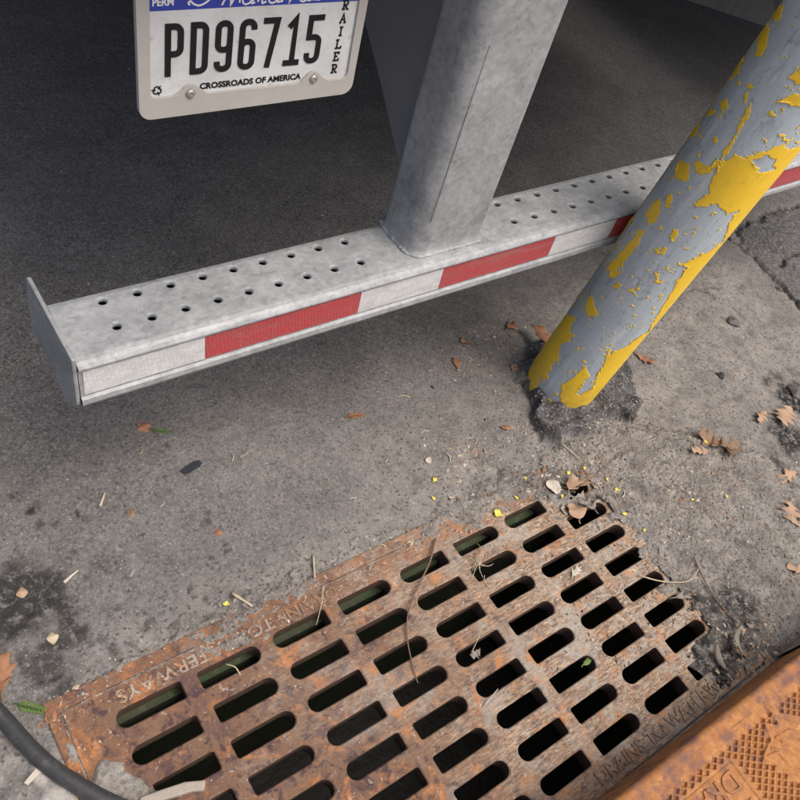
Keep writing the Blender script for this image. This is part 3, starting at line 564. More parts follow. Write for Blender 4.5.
kerb(1.40, 6, 'kerb'); kerb(-5, 0.047, 'kerb')
o = mesh('pavement', *box(-30, 30, -20, -0.36, -0.05, 0.148), CONC); tag(o, kind='structure')
o = mesh('pavement_slab', *box(1.402, 30, -0.362, -0.198, -0.05, 0.1485), CONC); tag(o, kind='structure')
o = mesh('pavement_slab', *box(-30, 0.047, -0.362, -0.198, -0.05, 0.1485), CONC); tag(o, kind='structure')

# ---------------------------------------------------------------- steel bollard with peeling yellow paint
BR, BH = 0.0900, 1.12
bol = bpy.data.objects.new('bollard', None); COL.objects.link(bol); bol.location = (1.4240, 0.7337, 0)
tag(bol, 'leaning steel bollard with peeling yellow paint over bluish grey primer', 'bollard')
zax = Vector((0.0133, -0.0686, 1)).normalized(); xax = Vector((1, 0, 0)); xax = (xax-zax*xax.dot(zax)).normalized(); yax = zax.cross(xax)
BM = Matrix([(xax.x, yax.x, zax.x, 0), (xax.y, yax.y, zax.y, 0), (xax.z, yax.z, zax.z, 0), (0, 0, 0, 1)]); bol.matrix_world = Matrix.Translation(bol.location) @ BM
prof = [(BR, -0.05), (BR, BH-0.04)]+[(BR*math.cos(t), BH-0.04+0.06*math.sin(t)) for t in np.linspace(0.1, 1.55, 10)]
SEG = 96; vs = [(r*math.cos(2*math.pi*k/SEG), r*math.sin(2*math.pi*k/SEG), z) for r, z in prof for k in range(SEG)]
fs = [(i*SEG+k, i*SEG+(k+1) % SEG, (i+1)*SEG+(k+1) % SEG, (i+1)*SEG+k) for i in range(len(prof)-1) for k in range(SEG)]+[tuple(range(len(vs)-SEG, len(vs)))]
mesh('pipe', vs, fs, PRIMER, bol, True)
flakes = [[(-2.7463, 0.7888), (-2.4718, 0.7888), (-2.3157, 0.8111), (-2.1174, 0.8309), (-1.7179, 0.8301), (-0.7613, 0.8928), (-0.7307, 0.7618), (-0.6005, 0.6461), (-0.5255, 0.5252), (-0.5809, 0.4261), (-0.6312, 0.3363), (-0.5196, 0.1584), (-1.2034, 0.2357), (-1.68, 0.3753), (-1.8867, 0.4784), (-1.9817, 0.5307), (-2.1671, 0.5377), (-1.9597, 0.5595), (-1.7162, 0.5826), (-1.4625, 0.6028), (-1.8647, 0.6574), (-1.8374, 0.6854), (-2.178, 0.6764), (-2.4126, 0.6916), (-2.5035, 0.6721), (-2.6754, 0.6594), (-2.8021, 0.666), (-2.6954, 0.6975), (-2.8082, 0.7398), (-2.793, 0.7681)],
 [(-3.0776, 0.8683), (-2.9387, 0.859), (-2.8612, 0.7968), (-2.825, 0.766), (-2.8736, 0.7354), (-3.0134, 0.7139), (-3.3378, 0.7227), (-3.2403, 0.7368), (-2.9903, 0.7365), (-2.9225, 0.7595), (-2.9613, 0.8053)],
 [(-3.7329, 0.7017), (-3.3286, 0.7187), (-3.307, 0.7038), (-3.1537, 0.6963), (-3.247, 0.682), (-3.5698, 0.6746), (-3.6344, 0.6845)], [(-3.6485, 0.6031), (-3.5267, 0.6228), (-3.2773, 0.6118), (-3.2419, 0.5831), (-3.3312, 0.5648), (-3.6339, 0.5724)],
 [(-3.4054, 0.6399), (-3.2982, 0.6559), (-3.1772, 0.6378), (-3.2691, 0.6254)], [(-3.4545, 0.5435), (-3.3114, 0.5556), (-3.2239, 0.5129), (-3.2746, 0.4736), (-3.3426, 0.4252), (-3.618, 0.4121), (-3.5769, 0.4701), (-3.5045, 0.5112)], [(-3.4794, 0.4309), (-3.1931, 0.4451), (-3.207, 0.4255), (-3.407, 0.413)],
 [(-2.7691, 0.5829), (-2.7784, 0.5982), (-2.7183, 0.6077), (-2.6475, 0.5912), (-2.6679, 0.5763)], [(-2.7046, 0.5378), (-2.7414, 0.5575), (-2.6307, 0.5568), (-2.6064, 0.5388)], [(-3.5466, 0.3221), (-3.5023, 0.3431), (-3.1888, 0.3309), (-3.0385, 0.3321), (-3.1701, 0.3057), (-3.3984, 0.3032)],
 [(-4.0401, 0.2279), (-3.5227, 0.2628), (-3.4176, 0.231), (-3.1864, 0.2301), (-3.3419, 0.1838), (-3.1684, 0.1456), (-3.1746, 0.0974), (-3.018, 0.0781), (-3.3065, 0.0659), (-3.2206, 0.0343), (-2.8563, 0.0322), (-2.3226, 0.0357), (-2.8337, -0.0001), (-3.7087, -0.0687), (-4.7194, -0.0563), (-4.6791, 0.0319), (-4.3402, 0.0865), (-4.0285, 0.1699)],
 [(-2.4693, 0.186), (-2.2083, 0.1566), (-2.2141, 0.1121), (-2.1287, 0.0819), (-1.8826, 0.1184), (-2.0837, 0.18), (-2.1353, 0.2541), (-1.853, 0.2835), (-1.7202, 0.3179), (-0.6964, 0.3646), (-0.5893, 0.0877), (-1.7897, 0.0153), (-2.3876, 0.0364), (-2.6676, 0.0959), (-2.5545, 0.145)],
 [(-3.8464, -0.049), (-3.2917, 0.0001), (-2.9354, 0.0154), (-2.5849, 0.027), (-2.4963, -0.0057), (-3.3727, -0.054)], [(-4.2495, 0.9574), (-3.8222, 0.9749), (-3.5863, 0.9504), (-3.5046, 0.9327), (-3.66, 0.9222), (-3.9071, 0.9346)], [(-4.3205, 0.9953), (-3.8553, 1.0033), (-3.6803, 0.9903), (-3.7902, 0.9817), (-4.2877, 0.9755)],
 [(-4.0891, 0.8646), (-4.2543, 0.8806), (-3.9869, 0.8967), (-3.8133, 0.8833)], [(-3.742, 0.8261), (-3.6356, 0.8428), (-3.4473, 0.838), (-3.5029, 0.824)], [(-4.0042, 0.7929), (-3.7487, 0.8173), (-3.6035, 0.8176), (-3.7844, 0.7938)], [(-4.2888, 0.7462), (-4.0318, 0.7672), (-3.7771, 0.7589), (-3.9785, 0.7383)],
 [(-2.7733, 0.9389), (-2.7275, 0.958), (-2.1343, 1.0065), (-1.7975, 0.9754), (-2.6091, 0.9347)], [(-2.7117, 0.8966), (-2.5105, 0.9206), (-1.6606, 0.9649), (-1.0382, 0.9231), (-2.4689, 0.9032)], [(-3.1672, 0.4043), (-3.0463, 0.4248), (-2.9829, 0.4086)], [(-2.7906, 0.4248), (-2.7068, 0.4374), (-2.6587, 0.4223)], [(-5.5501, 0.7772), (-3.1549, 0.9027), (-5.4244, 0.7747)][:0],
 [(-2.5886, 0.1145), (-2.5854, 0.1348), (-2.4471, 0.1164)], [(-2.2433, 0.2393), (-2.2199, 0.2585), (-2.0386, 0.2343), (-2.1252, 0.2248)], [(-3.3644, 0.8856), (-3.3232, 0.896), (-3.2079, 0.8916), (-3.2766, 0.8813)], [(-3.2838, 0.8709), (-3.2501, 0.8791), (-3.1619, 0.8628)]]
islands = [[(-2.3477, 0.7901), (-2.2089, 0.8064), (-1.9487, 0.8042), (-1.7927, 0.7856), (-2.1201, 0.7735)]]
TH, HH = np.meshgrid(np.arange((-2.6658)-math.pi, (-2.6658)+math.pi+1e-6, 0.0012/BR), np.arange(-0.03, BH-0.05, 0.0012))
jn = 0.0036*vn(TH*BR, HH, 0.013, 71)+0.0026*vn(TH*BR, HH, 0.005, 72)+0.0012*vn(TH*BR, HH, 0.0025, 73)
F = np.full(TH.shape, -1.0)
for pg in flakes:
    if len(pg) < 3: continue
    a_ = np.array(pg); sel = (TH > a_[:, 0].min()-0.15) & (TH < a_[:, 0].max()+0.15) & (HH > a_[:, 1].min()-0.012) & (HH < a_[:, 1].max()+0.012)
    F[sel] = np.maximum(F[sel], psd([(t*BR, q) for t, q in pg], TH[sel]*BR, HH[sel]))
for pg in islands: F = np.minimum(F, -psd([(t*BR, q) for t, q in pg], TH*BR, HH))
away = sm(0.3, 0.8, np.abs(((TH-(-2.6658)+math.pi) % (2*math.pi))-math.pi)-1.0)     # the far side keeps more paint
F = np.maximum(F, np.where(away > 0.5, 0.02*vn(TH*BR, HH, 0.06, 74)+0.008*vn(TH*BR, HH, 0.02, 75)+0.004, -1))
specks = 0.01*(vn(TH*BR, HH, 0.012, 76)-0.93); F = np.maximum(F, specks)
chips = 0.009*(vn(TH*BR, HH, 0.0065, 78)+0.6*vn(TH*BR, HH, 0.003, 79)-0.78); F = np.maximum(F, np.where(F > -0.008, chips, -1))
F = F+jn
kv2 = F > 0; kq2 = kv2[:-1, :-1] & kv2[1:, 1:] & kv2[1:, :-1] & kv2[:-1, 1:]
rad = BR+0.0008+0.0024*sm(0.005, 0.0, F)*sm(0.35, 0.9, vn(TH*BR, HH, 0.03, 77))
fl, _ = grid_mesh('paint_layer', rad*np.cos(TH), rad*np.sin(TH), HH, kq2, YELLOW, bol)
sol = fl.modifiers.new('thickness', 'SOLIDIFY'); sol.thickness = 0.0008; sol.offset = -1

# ---------------------------------------------------------------- trailer rear: bumper, post, brace, plate
TP = Vector((0.21929, 0.74269, 0.50905)); TD = Vector((0.998938, 0.01432, 0.043794)); TN = Vector((-0.014334, 0.999897, 0)); TZn = TD.cross(TN)
TM = Matrix([(TD.x, TN.x, TZn.x, TP.x), (TD.y, TN.y, TZn.y, TP.y), (TD.z, TN.z, TZn.z, TP.z), (0, 0, 0, 1)])
EYE = Matrix.Translation((0, 0, 1.4)); TM = EYE @ Matrix.Scale(1.05, 4) @ EYE.inverted() @ TM      # true size: the tape is 53 mm tall
OFF = Vector((1.2, 0.06, -0.45))
tr = bpy.data.objects.new('semi_trailer', None); COL.objects.link(tr); tr.matrix_world = TM @ Matrix.Translation(OFF)
tag(tr, 'parked trailer rear with perforated galvanized step bumper and red white tape', 'trailer')
def tpart(name, vf, mat, parent=None, smooth=False):
    o = mesh(name, vf[0], vf[1], mat, parent or tr, smooth)
    if parent is None: o.location = -OFF
    return o
BL = 2.58
def sweep(profile, x0, x1, closed=False, n=2):
    X_ = np.linspace(x0, x1, n); k = len(profile); vs = [(x, y, z) for x in X_ for y, z in profile]; fs = []
    for i in range(n-1):
        for j in range(k if closed else k-1):
            fs.append((i*k+j, (i+1)*k+j, (i+1)*k+(j+1) % k, i*k+(j+1) % k))
    return vs, fs
front = [(0.118, -0.078), (0.02, -0.0785), (0.006, -0.077), (-0.003, -0.072), (-0.0055, -0.066), (-0.004, -0.058), (0.0, -0.0545), (0.001, 0.0025), (-0.003, 0.0045),
         (-0.005, 0.0065), (-0.0045, 0.009), (-0.001, 0.0130), (0.004, 0.0160), (0.011, 0.0176), (0.022, 0.018)]
rear = [(0.112, 0.018), (0.119, 0.0165), (0.1235, 0.012), (0.125, 0.005), (0.125, -0.07), (0.123, -0.076), (0.118, -0.078)]
inner = [(0.022, 0.014), (0.004, 0.012), (0.004, -0.074), (0.121, -0.074), (0.121, 0.012), (0.112, 0.014)]
bv, bf = merge([sweep(front, 0, BL), sweep(rear, 0, BL)])
# perforated top: a ring of faces round every hole, each hole dished downwards
def ring_cell(x0, x1, y0, y1, cx, cy, r, hole=True):
    N_ = 16; ang = [2*math.pi*k/N_+math.pi/N_ for k in range(N_)]; out = []
    L0 = [(cx+1.45*r*math.cos(t), cy+1.45*r*math.sin(t)) for t in ang]
    vs, fs = prism([(x0, y0), (x1, y0), (x1, y1), (x0, y1)], [L0], 0, 0.018); vs = vs[:4+N_]; fs = [f for f in fs if len(f) == 3 and max(f) < 4+N_]
    for rr_, z in ((1.15, 0.0172), (1.0, 0.0150), (1.0, 0.0115), (1.06, 0.0105)): vs += [(cx+rr_*r*math.cos(t), cy+rr_*r*math.sin(t), z) for t in ang]
    for s in range(4):
        for k in range(N_): fs.append((4+s*N_+k, 4+s*N_+(k+1) % N_, 4+(s+1)*N_+(k+1) % N_, 4+(s+1)*N_+k))
    return vs, fs
cells = []; YM = 0.0745
cols = [0.0722+0.0517*k for k in range(9)]+[0.8308+0.0520*k for k in range(17)]
edges_ = []; px0 = 0.0
spans = []
for k, x in enumerate(cols):
    x0 = 0.0 if k == 0 else (x-0.0258 if k != 9 else 0.80)
    x1 = cols[k+1]-0.0258 if k < len(cols)-1 and k != 8 else (x+0.026)
    spans.append((x0, x1, x))
for k in range(len(spans)-1):
    spans[k] = (spans[k][0], spans[k+1][0] if k != 8 else spans[k][1], spans[k][2])
for x0, x1, x in spans:
    cells.append(ring_cell(x0, x1, 0.022, YM, x+0.0005, 0.0478, 0.0062)); cells.append(ring_cell(x0, x1, YM, 0.112, x-0.0003, 0.1008, 0.0062))
def flat(x0, x1): return ([(x0, 0.022, 0.018), (x1, 0.022, 0.018), (x1, 0.112, 0.018), (x0, 0.112, 0.018)], [(0, 1, 2, 3)])
cells += [flat(spans[8][1], 0.80), flat(spans[-1][1], BL)]
bumper = tpart('step_bumper', merge([(bv, bf)]+cells), GALV)
bm = bmesh.new(); bm.from_mesh(bumper.data); bmesh.ops.remove_doubles(bm, verts=bm.verts, dist=1e-5); bmesh.ops.recalc_face_normals(bm, faces=bm.faces[:]); bm.to_mesh(bumper.data); bm.free()
# inside of the bumper tube, dark under the holes
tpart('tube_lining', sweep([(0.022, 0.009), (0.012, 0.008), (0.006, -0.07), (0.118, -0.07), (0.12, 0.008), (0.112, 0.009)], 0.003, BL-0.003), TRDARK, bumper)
# end plates
def endplate(x0):
    pl_ = [(-0.001, 0.029), (0.186, 0.013), (0.194, 0.006), (0.2127, -0.128), (0.207, -0.136), (0.165, -0.119), (0.1435, -0.112), (0.105, -0.113), (0.068, -0.132), (0.056, -0.131), (0.03, -0.108), (0.009, -0.082), (0.001, -0.07)]
    vs, fs = prism(pl_, [], 0, 0.0062)
    o = tpart('end_plate', ([(x0+z, y, w_) for y, w_, z in vs], fs), GALV, bumper); return bevel(o, 0.002)
endplate(-0.0068); endplate(BL+0.001)
# reflective tape, alternating, each length its own piece
def tape(x0, x1, mat, name, sk0, sk1):
    y = -0.0006; vs = [(x0+sk0, y, -0.0505), (x1+sk1, y, -0.0505), (x1, y, -0.0015), (x0, y, -0.0015)]
    vs += [(a_, 0.0004, c_) for a_, b_, c_ in vs]
    return tpart(name, (vs, [(0, 1, 2, 3), (0, 4, 5, 1), (1, 5, 6, 2), (2, 6, 7, 3), (3, 7, 4, 0)]), mat, bumper)
tb = [0.0055, 0.186, 0.463, 0.636, 0.910, 1.083, 1.363, 1.541, 1.82, 1.998, 2.277, 2.455, 2.575]
for k in range(len(tb)-1):
    o = tape(tb[k]+0.0003, tb[k+1]-0.0003, (TWHT, TRED)[k % 2], ('white_tape', 'red_tape')[k % 2], 0.002 if k else 0, 0.002)
# square post with rounded corners
def post(x0):
    p = rrect(x0, x0+0.155, 0.026, 0.128, 0, 7, (0.030, 0.014, 0.02, 0.02)); H_ = [0.0182, 0.024, 0.03]+list(np.linspace(0.06, 0.56, 12)); n_ = len(p)
    vs = []
    for i, z in enumerate(H_):
        g = (0.006, 0.0025, 0.0)[i] if i < 3 else 0.0
        cx_, cy_ = x0+0.0775, 0.077
        vs += [(cx_+(q[0]-cx_)*(1+g/0.078), cy_+(q[1]-cy_)*(1+g/0.051), z) for q in p]
    fs = [(i*n_+k, i*n_+(k+1) % n_, (i+1)*n_+(k+1) % n_, (i+1)*n_+k) for i in range(len(H_)-1) for k in range(n_)]
    return tpart('support_post', (vs, fs), GALVP, None, True)
p1 = post(0.576); p2 = post(1.70)
for x0_, pp1 in ((0.576, p1), (1.70, p2)):
    q_ = rrect(x0_-0.004, x0_+0.159, 0.022, 0.132, 0, 12, (0.030, 0.014, 0.02, 0.02)); q_ += [q_[0]]; dense = []
    for (ax_0, ay_0), (ax_1, ay_1) in zip(q_[:-1], q_[1:]):
        k_ = max(1, int(math.hypot(ax_1-ax_0, ay_1-ay_0)/0.004)); dense += [(ax_0+(ax_1-ax_0)*t/k_, ay_0+(ay_1-ay_0)*t/k_) for t in range(k_)]
    tpart('weld_bead', tube([(x, y, 0.019+0.0006*math.sin(i*1.1)) for i, (x, y) in enumerate(dense)]+[(dense[0][0], dense[0][1], 0.019)], [0.0036+0.0009*math.sin(i*0.9)+0.0006*math.sin(i*2.3) for i in range(len(dense)+1)], 7), GALV, pp1, True)
pw = tpart('weld_seam', ribbon([(0.5955, 0.09), (0.597, 0.16), (0.5985, 0.28), (0.6005, 0.40)], 0.0008, 0, 0.0010), GALVSEAM, p1)
pw.data.transform(Matrix(((1, 0, 0, 0), (0, 0, -1, 0.0268), (0, 1, 0, 0), (0, 0, 0, 1))))
for x0 in (0.585, 1.71):     # raking brace plate from the post's back up to the frame
    vs, fs = prism([(0.120, 0.03), (0.132, 0.125), (0.235, 0.225), (0.62, 0.56), (0.120, 0.56)], [], 0, 0.12)
    tpart('brace', ([(x0+0.008+z, y, w_) for y, w_, z in vs], fs), BRACE)
# body above the frame
tpart('rear_sill', box(0.0, BL, 0.03, 0.2, 0.56, 0.72), GALV)
tpart('underframe', box(0.0, BL, 0.2, 11.5, 0.60, 0.70), TRDARK)
for k in range(24): tpart('cross_member', box(0.01, BL-0.01, 0.55+k*0.45, 0.63+k*0.45, 0.5, 0.6), TRDARK)
tpart('cargo_box', box(0.0, BL, 0.16, 11.6, 0.722, 3.3), TRWHITE)
for x0, x1 in ((0.04, 1.29), (1.30, 2.54)):
    dr = tpart('door', box(x0, x1, 0.12, 0.158, 0.74, 3.25), TRWHITE)
    for xx in (x0+0.3, x1-0.3): tpart('lock_rod', tube([(xx, 0.105, 0.75), (xx, 0.105, 3.2)], 0.013), GALV, dr)

for yc in (3.7, 4.95):
    for x0 in (0.26, 0.60, 2.14, 2.48):
        wx_ = [(0.0, 0.29), (0.02, 0.42), (0.045, 0.48), (0.07, 0.502), (0.10, 0.506), (0.105, 0.495), (0.115, 0.495), (0.12, 0.507), (0.15, 0.507), (0.155, 0.495), (0.165, 0.495), (0.17, 0.506), (0.20, 0.502), (0.225, 0.48), (0.25, 0.42), (0.27, 0.29)]
        K_ = 40; vs = [(x0+a_, yc+r_*math.cos(2*math.pi*k/K_), 0.574+r_*math.sin(2*math.pi*k/K_)) for a_, r_ in wx_ for k in range(K_)]
        fs = [(i*K_+k, i*K_+(k+1) % K_, (i+1)*K_+(k+1) % K_, (i+1)*K_+k) for i in range(len(wx_)-1) for k in range(K_)]
        ty = mesh('wheel', vs, fs, RUBBER, tr, True); ty.matrix_local = (TM @ Matrix.Translation(OFF)).inverted()
        rv = [(0.02, 0.29), (0.06, 0.27), (0.10, 0.2), (0.10, 0.08), (0.03, 0.07), (0.03, 0.0)]
        vs = [(x0+a_, yc+r_*math.cos(2*math.pi*k/K_), 0.574+r_*math.sin(2*math.pi*k/K_)) for a_, r_ in rv for k in range(K_)]
        mesh('rim', vs, [(i*K_+k, i*K_+(k+1) % K_, (i+1)*K_+(k+1) % K_, (i+1)*K_+k) for i in range(len(rv)-1) for k in range(K_)], TRDARK, ty, True)
    ax_ = mesh('axle', *tube([(0.3, yc, 0.574), (2.7, yc, 0.574)], 0.065, 14), TRDARK, tr, True); ax_.matrix_local = (TM @ Matrix.Translation(OFF)).inverted()
# licence plate: frame of reference at the middle of its two lower bolts, u right, v up
PC = Vector((0.5033, 0.8755, 0.8393)); rx, ry, rz = -0.0032, -0.0499, -0.0032
PM = EYE @ Matrix.Scale(1.05, 4) @ EYE.inverted() @ Matrix.Translation(PC) @ Matrix.Rotation(rz, 4, 'Z') @ Matrix.Rotation(rx, 4, 'X') @ Matrix.Rotation(ry, 4, 'Y') @ Matrix(((1, 0, 0, 0), (0, 0, -1, 0), (0, 1, 0, 0), (0, 0, 0, 1)))
TW = TM @ Matrix.Translation(OFF); PL = TW.inverted() @ PM
mm = 0.001
FRo = rrect(-0.1555, 0.1555, -0.031, 0.152, 0.015, 6, (0.016, 0.016, 0.012, 0.012))
fi = [(-0.1395, 0.142), (-0.1405, 0.004), (-0.1385, -0.0005), (-0.134, -0.002), (-0.112, -0.0022), (-0.106, 0.0005)]+arc(-0.0885, -0.001, 0.0125, 150, 35, 7)+[(-0.071, 0.0005), (-0.066, -0.0035)]
fi += [(0.064, -0.0055), (0.069, -0.004)]+arc(0.088, -0.0025, 0.0125, 150, 35, 7)+[(0.106, -0.002), (0.112, -0.0055), (0.136, -0.006), (0.141, -0.0035), (0.1435, 0.002), (0.1415, 0.142)]
pf = mesh('plate_frame', *prism(FRo, [fi], -0.004, 0.004), FRAMEM, tr); pf.matrix_local = PL; bevel(pf, 0.0016, 3)
pp_ = mesh('licence_plate', *prism(rrect(-0.152, 0.152, -0.017, 0.137, 0.01), [], -0.003, 0.0005), PLATE, tr); pp_.matrix_local = PL
RT = Matrix.Rotation(-0.0145, 4, 'Z')
def pin(o): o.matrix_local = RT; return o
bb = [(-0.1515, 0.1045), (0.1515, 0.1045), (0.1515, 0.1365), (-0.1515, 0.1365)]
pin(mesh('blue_band', *prism(bb, [], 0.0004, 0.0009), BLUE, pp_))
Wc, Hc, rc = 0.0158, 0.0592, 0.0072
def bowl(x0, y0, x1, y1, r):       # open loop from upper left round the right to lower left
    return [(x0, y1), (x1-r, y1)]+arc(x1-r, y1-r, r, 90, 0, 5)[1:]+[(x1, y0+r)]+arc(x1-r, y0+r, r, 0, -90, 5)[1:]+[(x0, y0)]
def rl(x0, y0, x1, y1, r): return rrect(x0, x1, y0, y1, r, 5)
GL = {'P': [([(0, -0.0037), (0, Hc+0.0037)], 0), (bowl(0, Hc*0.42, Wc, Hc, rc), 0)], 'D': [([(0, -0.0037), (0, Hc+0.0037)], 0), (bowl(0, 0, Wc, Hc, rc), 0)],
      '9': [(rl(0, Hc*0.43, Wc, Hc, rc), 1), ([(Wc, Hc*0.7), (Wc, rc)]+arc(Wc-rc, rc, rc, 0, -90, 5)[1:]+arc(rc, rc, rc, -90, -180, 5)+[(0, Hc*0.17)], 0)],
      '7': [([(-0.0037, Hc), (Wc, Hc), (Wc*0.38, -0.0037)], 0)], '1': [([(0, Hc*0.82), (Wc*0.55, Hc), (Wc*0.55, 0)], 0), ([(-0.0037, 0), (Wc+0.0037, 0)], 0)],
      '5': [([(Wc+0.0037, Hc), (0, Hc), (0, Hc*0.56), (Wc-rc, Hc*0.56)]+arc(Wc-rc, Hc*0.56-rc, rc, 90, 0, 5)[1:]+[(Wc, rc)]+arc(Wc-rc, rc, rc, 0, -90, 5)[1:]+arc(rc, rc, rc, -90, -180, 5)+[(0, Hc*0.19)], 0)]}
GL['6'] = [([(Wc-x, Hc-y) for x, y in p], c_) for p, c_ in GL['9']]
def ser(*segs): return [(list(s), 0) for s in segs]
for k, ch in enumerate('PD96715'):
    ox = -0.1180+0.0320*k; oy = 0.0260
    if ch == '1': ox += 0.0015
    pin(mesh('character', *merge([ribbon([(ox+x, oy+y) for x, y in p], 0.0074, 0.0004, 0.0018+0.0002*i, bool(c_)) for i, (p, c_) in enumerate(GL[ch])]), INK, pp_))
# upright word down the right side, slab serif capitals
w_, h_ = 0.0085, 0.0115
SE = {'T': ser([(0, h_), (w_, h_)], [(w_/2, 0), (w_/2, h_)], [(w_*.2, 0), (w_*.8, 0)], [(0.0004, h_), (0.0004, h_-.003)], [(w_-.0004, h_), (w_-.0004, h_-.003)]),
      'R': ser([(.002, 0), (.002, h_)], [(-.0005, 0), (.0042, 0)], [(-.0005, h_), (.002, h_)], bowl(.002, h_*.48, w_-.001, h_, .0026), [(w_*.45, h_*.48), (w_*.88, 0), (w_+.001, 0)]),
      'A': ser([(.0007, 0), (w_/2, h_), (w_-.0007, 0)], [(.002, h_*.36), (w_-.002, h_*.36)], [(-.0008, 0), (.0025, 0)], [(w_-.0028, 0), (w_+.0008, 0)]),
      'I': ser([(w_/2, 0), (w_/2, h_)], [(w_*.2, 0), (w_*.8, 0)], [(w_*.2, h_), (w_*.8, h_)]), 'L': ser([(.002, 0), (.002, h_)], [(-.0005, 0), (w_-.0003, 0), (w_, .003)], [(-.0005, h_), (.0045, h_)]),
      'E': ser([(.002, 0), (.002, h_)], [(-.0005, 0), (w_-.0008, 0), (w_-.0003, .003)], [(-.0005, h_), (w_-.0008, h_), (w_-.0008, h_-.0028)], [(.002, h_*.52), (w_*.7, h_*.52)])}
for k, ch in enumerate('TRAILER'):
    ox = 0.1180-0.0001*k; oy = 0.1118-0.0178*k
    pin(mesh('small_character', *merge([ribbon([(ox+x, oy+y) for x, y in p], 0.0024, 0.0004, 0.0010+0.00005*i) for i, (p, c_) in enumerate(SE[ch])]), INK, pp_))
me = text_mesh('CROSSROADS OF AMERICA', 0.0112, 0.0006, 0.00045); ww = max(v.co.x for v in me.vertices); me.transform(Matrix.Diagonal((0.146/ww, 1, 1, 1)))
o = link('motto_lettering', me, INK, pp_); o.matrix_local = RT @ Matrix.Translation((-0.0755, 0.0007, 0.0007))
me = text_mesh('PERM', 0.0115, 0.0006, 0.0003, 0.95); o = link('band_lettering', me, WINK, pp_); o.matrix_local = RT @ Matrix.Translation((-0.1375, 0.1108, 0.0011))
def hump(x, n_, s_=0.0105, h0=0.0): # joined arches of a running hand
    out = []
    for k in range(n_): out += [(x+k*s_, h0)]+[(x+k*s_+s_*0.95*t, h0+0.0115*math.sin(math.pi*min(1, t*0.62+0.12))) for t in (0.25, 0.5, 0.75)]+[(x+k*s_+s_*0.95, h0+0.002)]
    return out
def loop_(x, h0=0.0): return [(x+0.009, h0+0.0105)]+arc(x+0.0055, h0+0.0055, 0.0058, 60, 330, 10)+[(x+0.0125, h0+0.0115), (x+0.0125, h0+0.001), (x+0.017, h0+0.0015)]
bl_ = 0.1078; strokes = [[(-0.0925, bl_+0.002), (-0.095, bl_+0.0045), (-0.0925, bl_+0.0065), (-0.088, bl_+0.003), (-0.08, bl_+0.001), (-0.071, bl_+0.006), (-0.062, bl_+0.018), (-0.056, bl_+0.027)]]
strokes += [hump(-0.052, 2, 0.0115, bl_), loop_(-0.026, bl_), [(-0.0125, bl_+0.003), (-0.009, bl_+0.026)], [(-0.006, bl_+0.002), (-0.001, bl_+0.0115), (0.0005, bl_+0.0005), (0.006, bl_+0.002)], loop_(0.009, bl_), hump(0.027, 2, 0.0115, bl_), loop_(0.052, bl_)]
parts = [ribbon([(q.x, q.y) for q in catmull([((x+0.22*(y-bl_)), y, 0) for x, y in s_], 4)], 0.0021, 0.0009, 0.00125+0.00002*i) for i, s_ in enumerate(strokes)]
pin(mesh('script_lettering', *merge(parts), WINK, pp_))
pin(mesh('band_mark', *prism([(0.070, 0.1085), (0.082, 0.1075), (0.083, 0.113), (0.074, 0.1135), (0.073, 0.1105), (0.070, 0.1105)], [], 0.0009, 0.0013), WINK, pp_))
rc_ = []
for k in range(3):
    t = math.radians(90+120*k); f_ = lambda r, d: (-0.1312+r*math.cos(t+math.radians(d)), 0.0048+r*math.sin(t+math.radians(d)))
    rc_.append(ribbon([f_(0.0052, 52), f_(0.0052, 14), f_(0.0052, -14), f_(0.0044, -42)], 0.0017, 0.0004, 0.001+0.00005*k))
    rc_.append(ribbon([f_(0.0068, -38), f_(0.0036, -64), f_(0.0028, -30)], 0.0012, 0.0004, 0.0011+0.00005*k, True))
pin(mesh('recycling_symbol', *merge(rc_), INK, pp_))
for ux in (-0.0889, 0.0889):
    rings = [(0.0062, 0.0038), (0.0060, 0.0052), (0.0048, 0.0068), (0.0028, 0.0076), (0.0018, 0.0070)]
    vs = [(ux+r*math.cos(2*math.pi*k/18), r*math.sin(2*math.pi*k/18)-0.0005, z) for r, z in rings for k in range(18)]
    fs = [(i*18+k, i*18+(k+1) % 18, (i+1)*18+(k+1) % 18, (i+1)*18+k) for i in range(4) for k in range(18)]+[tuple(range(72, 90))]
    mesh('bolt', vs, fs, BOLT, pf, True)
    wv = rrect(0, 0, 0, 0, 0.0085, 6); mesh('washer', *prism([(ux+x, y-0.0005) for x, y in wv], [], 0.0039, 0.0046), BOLT, pf)

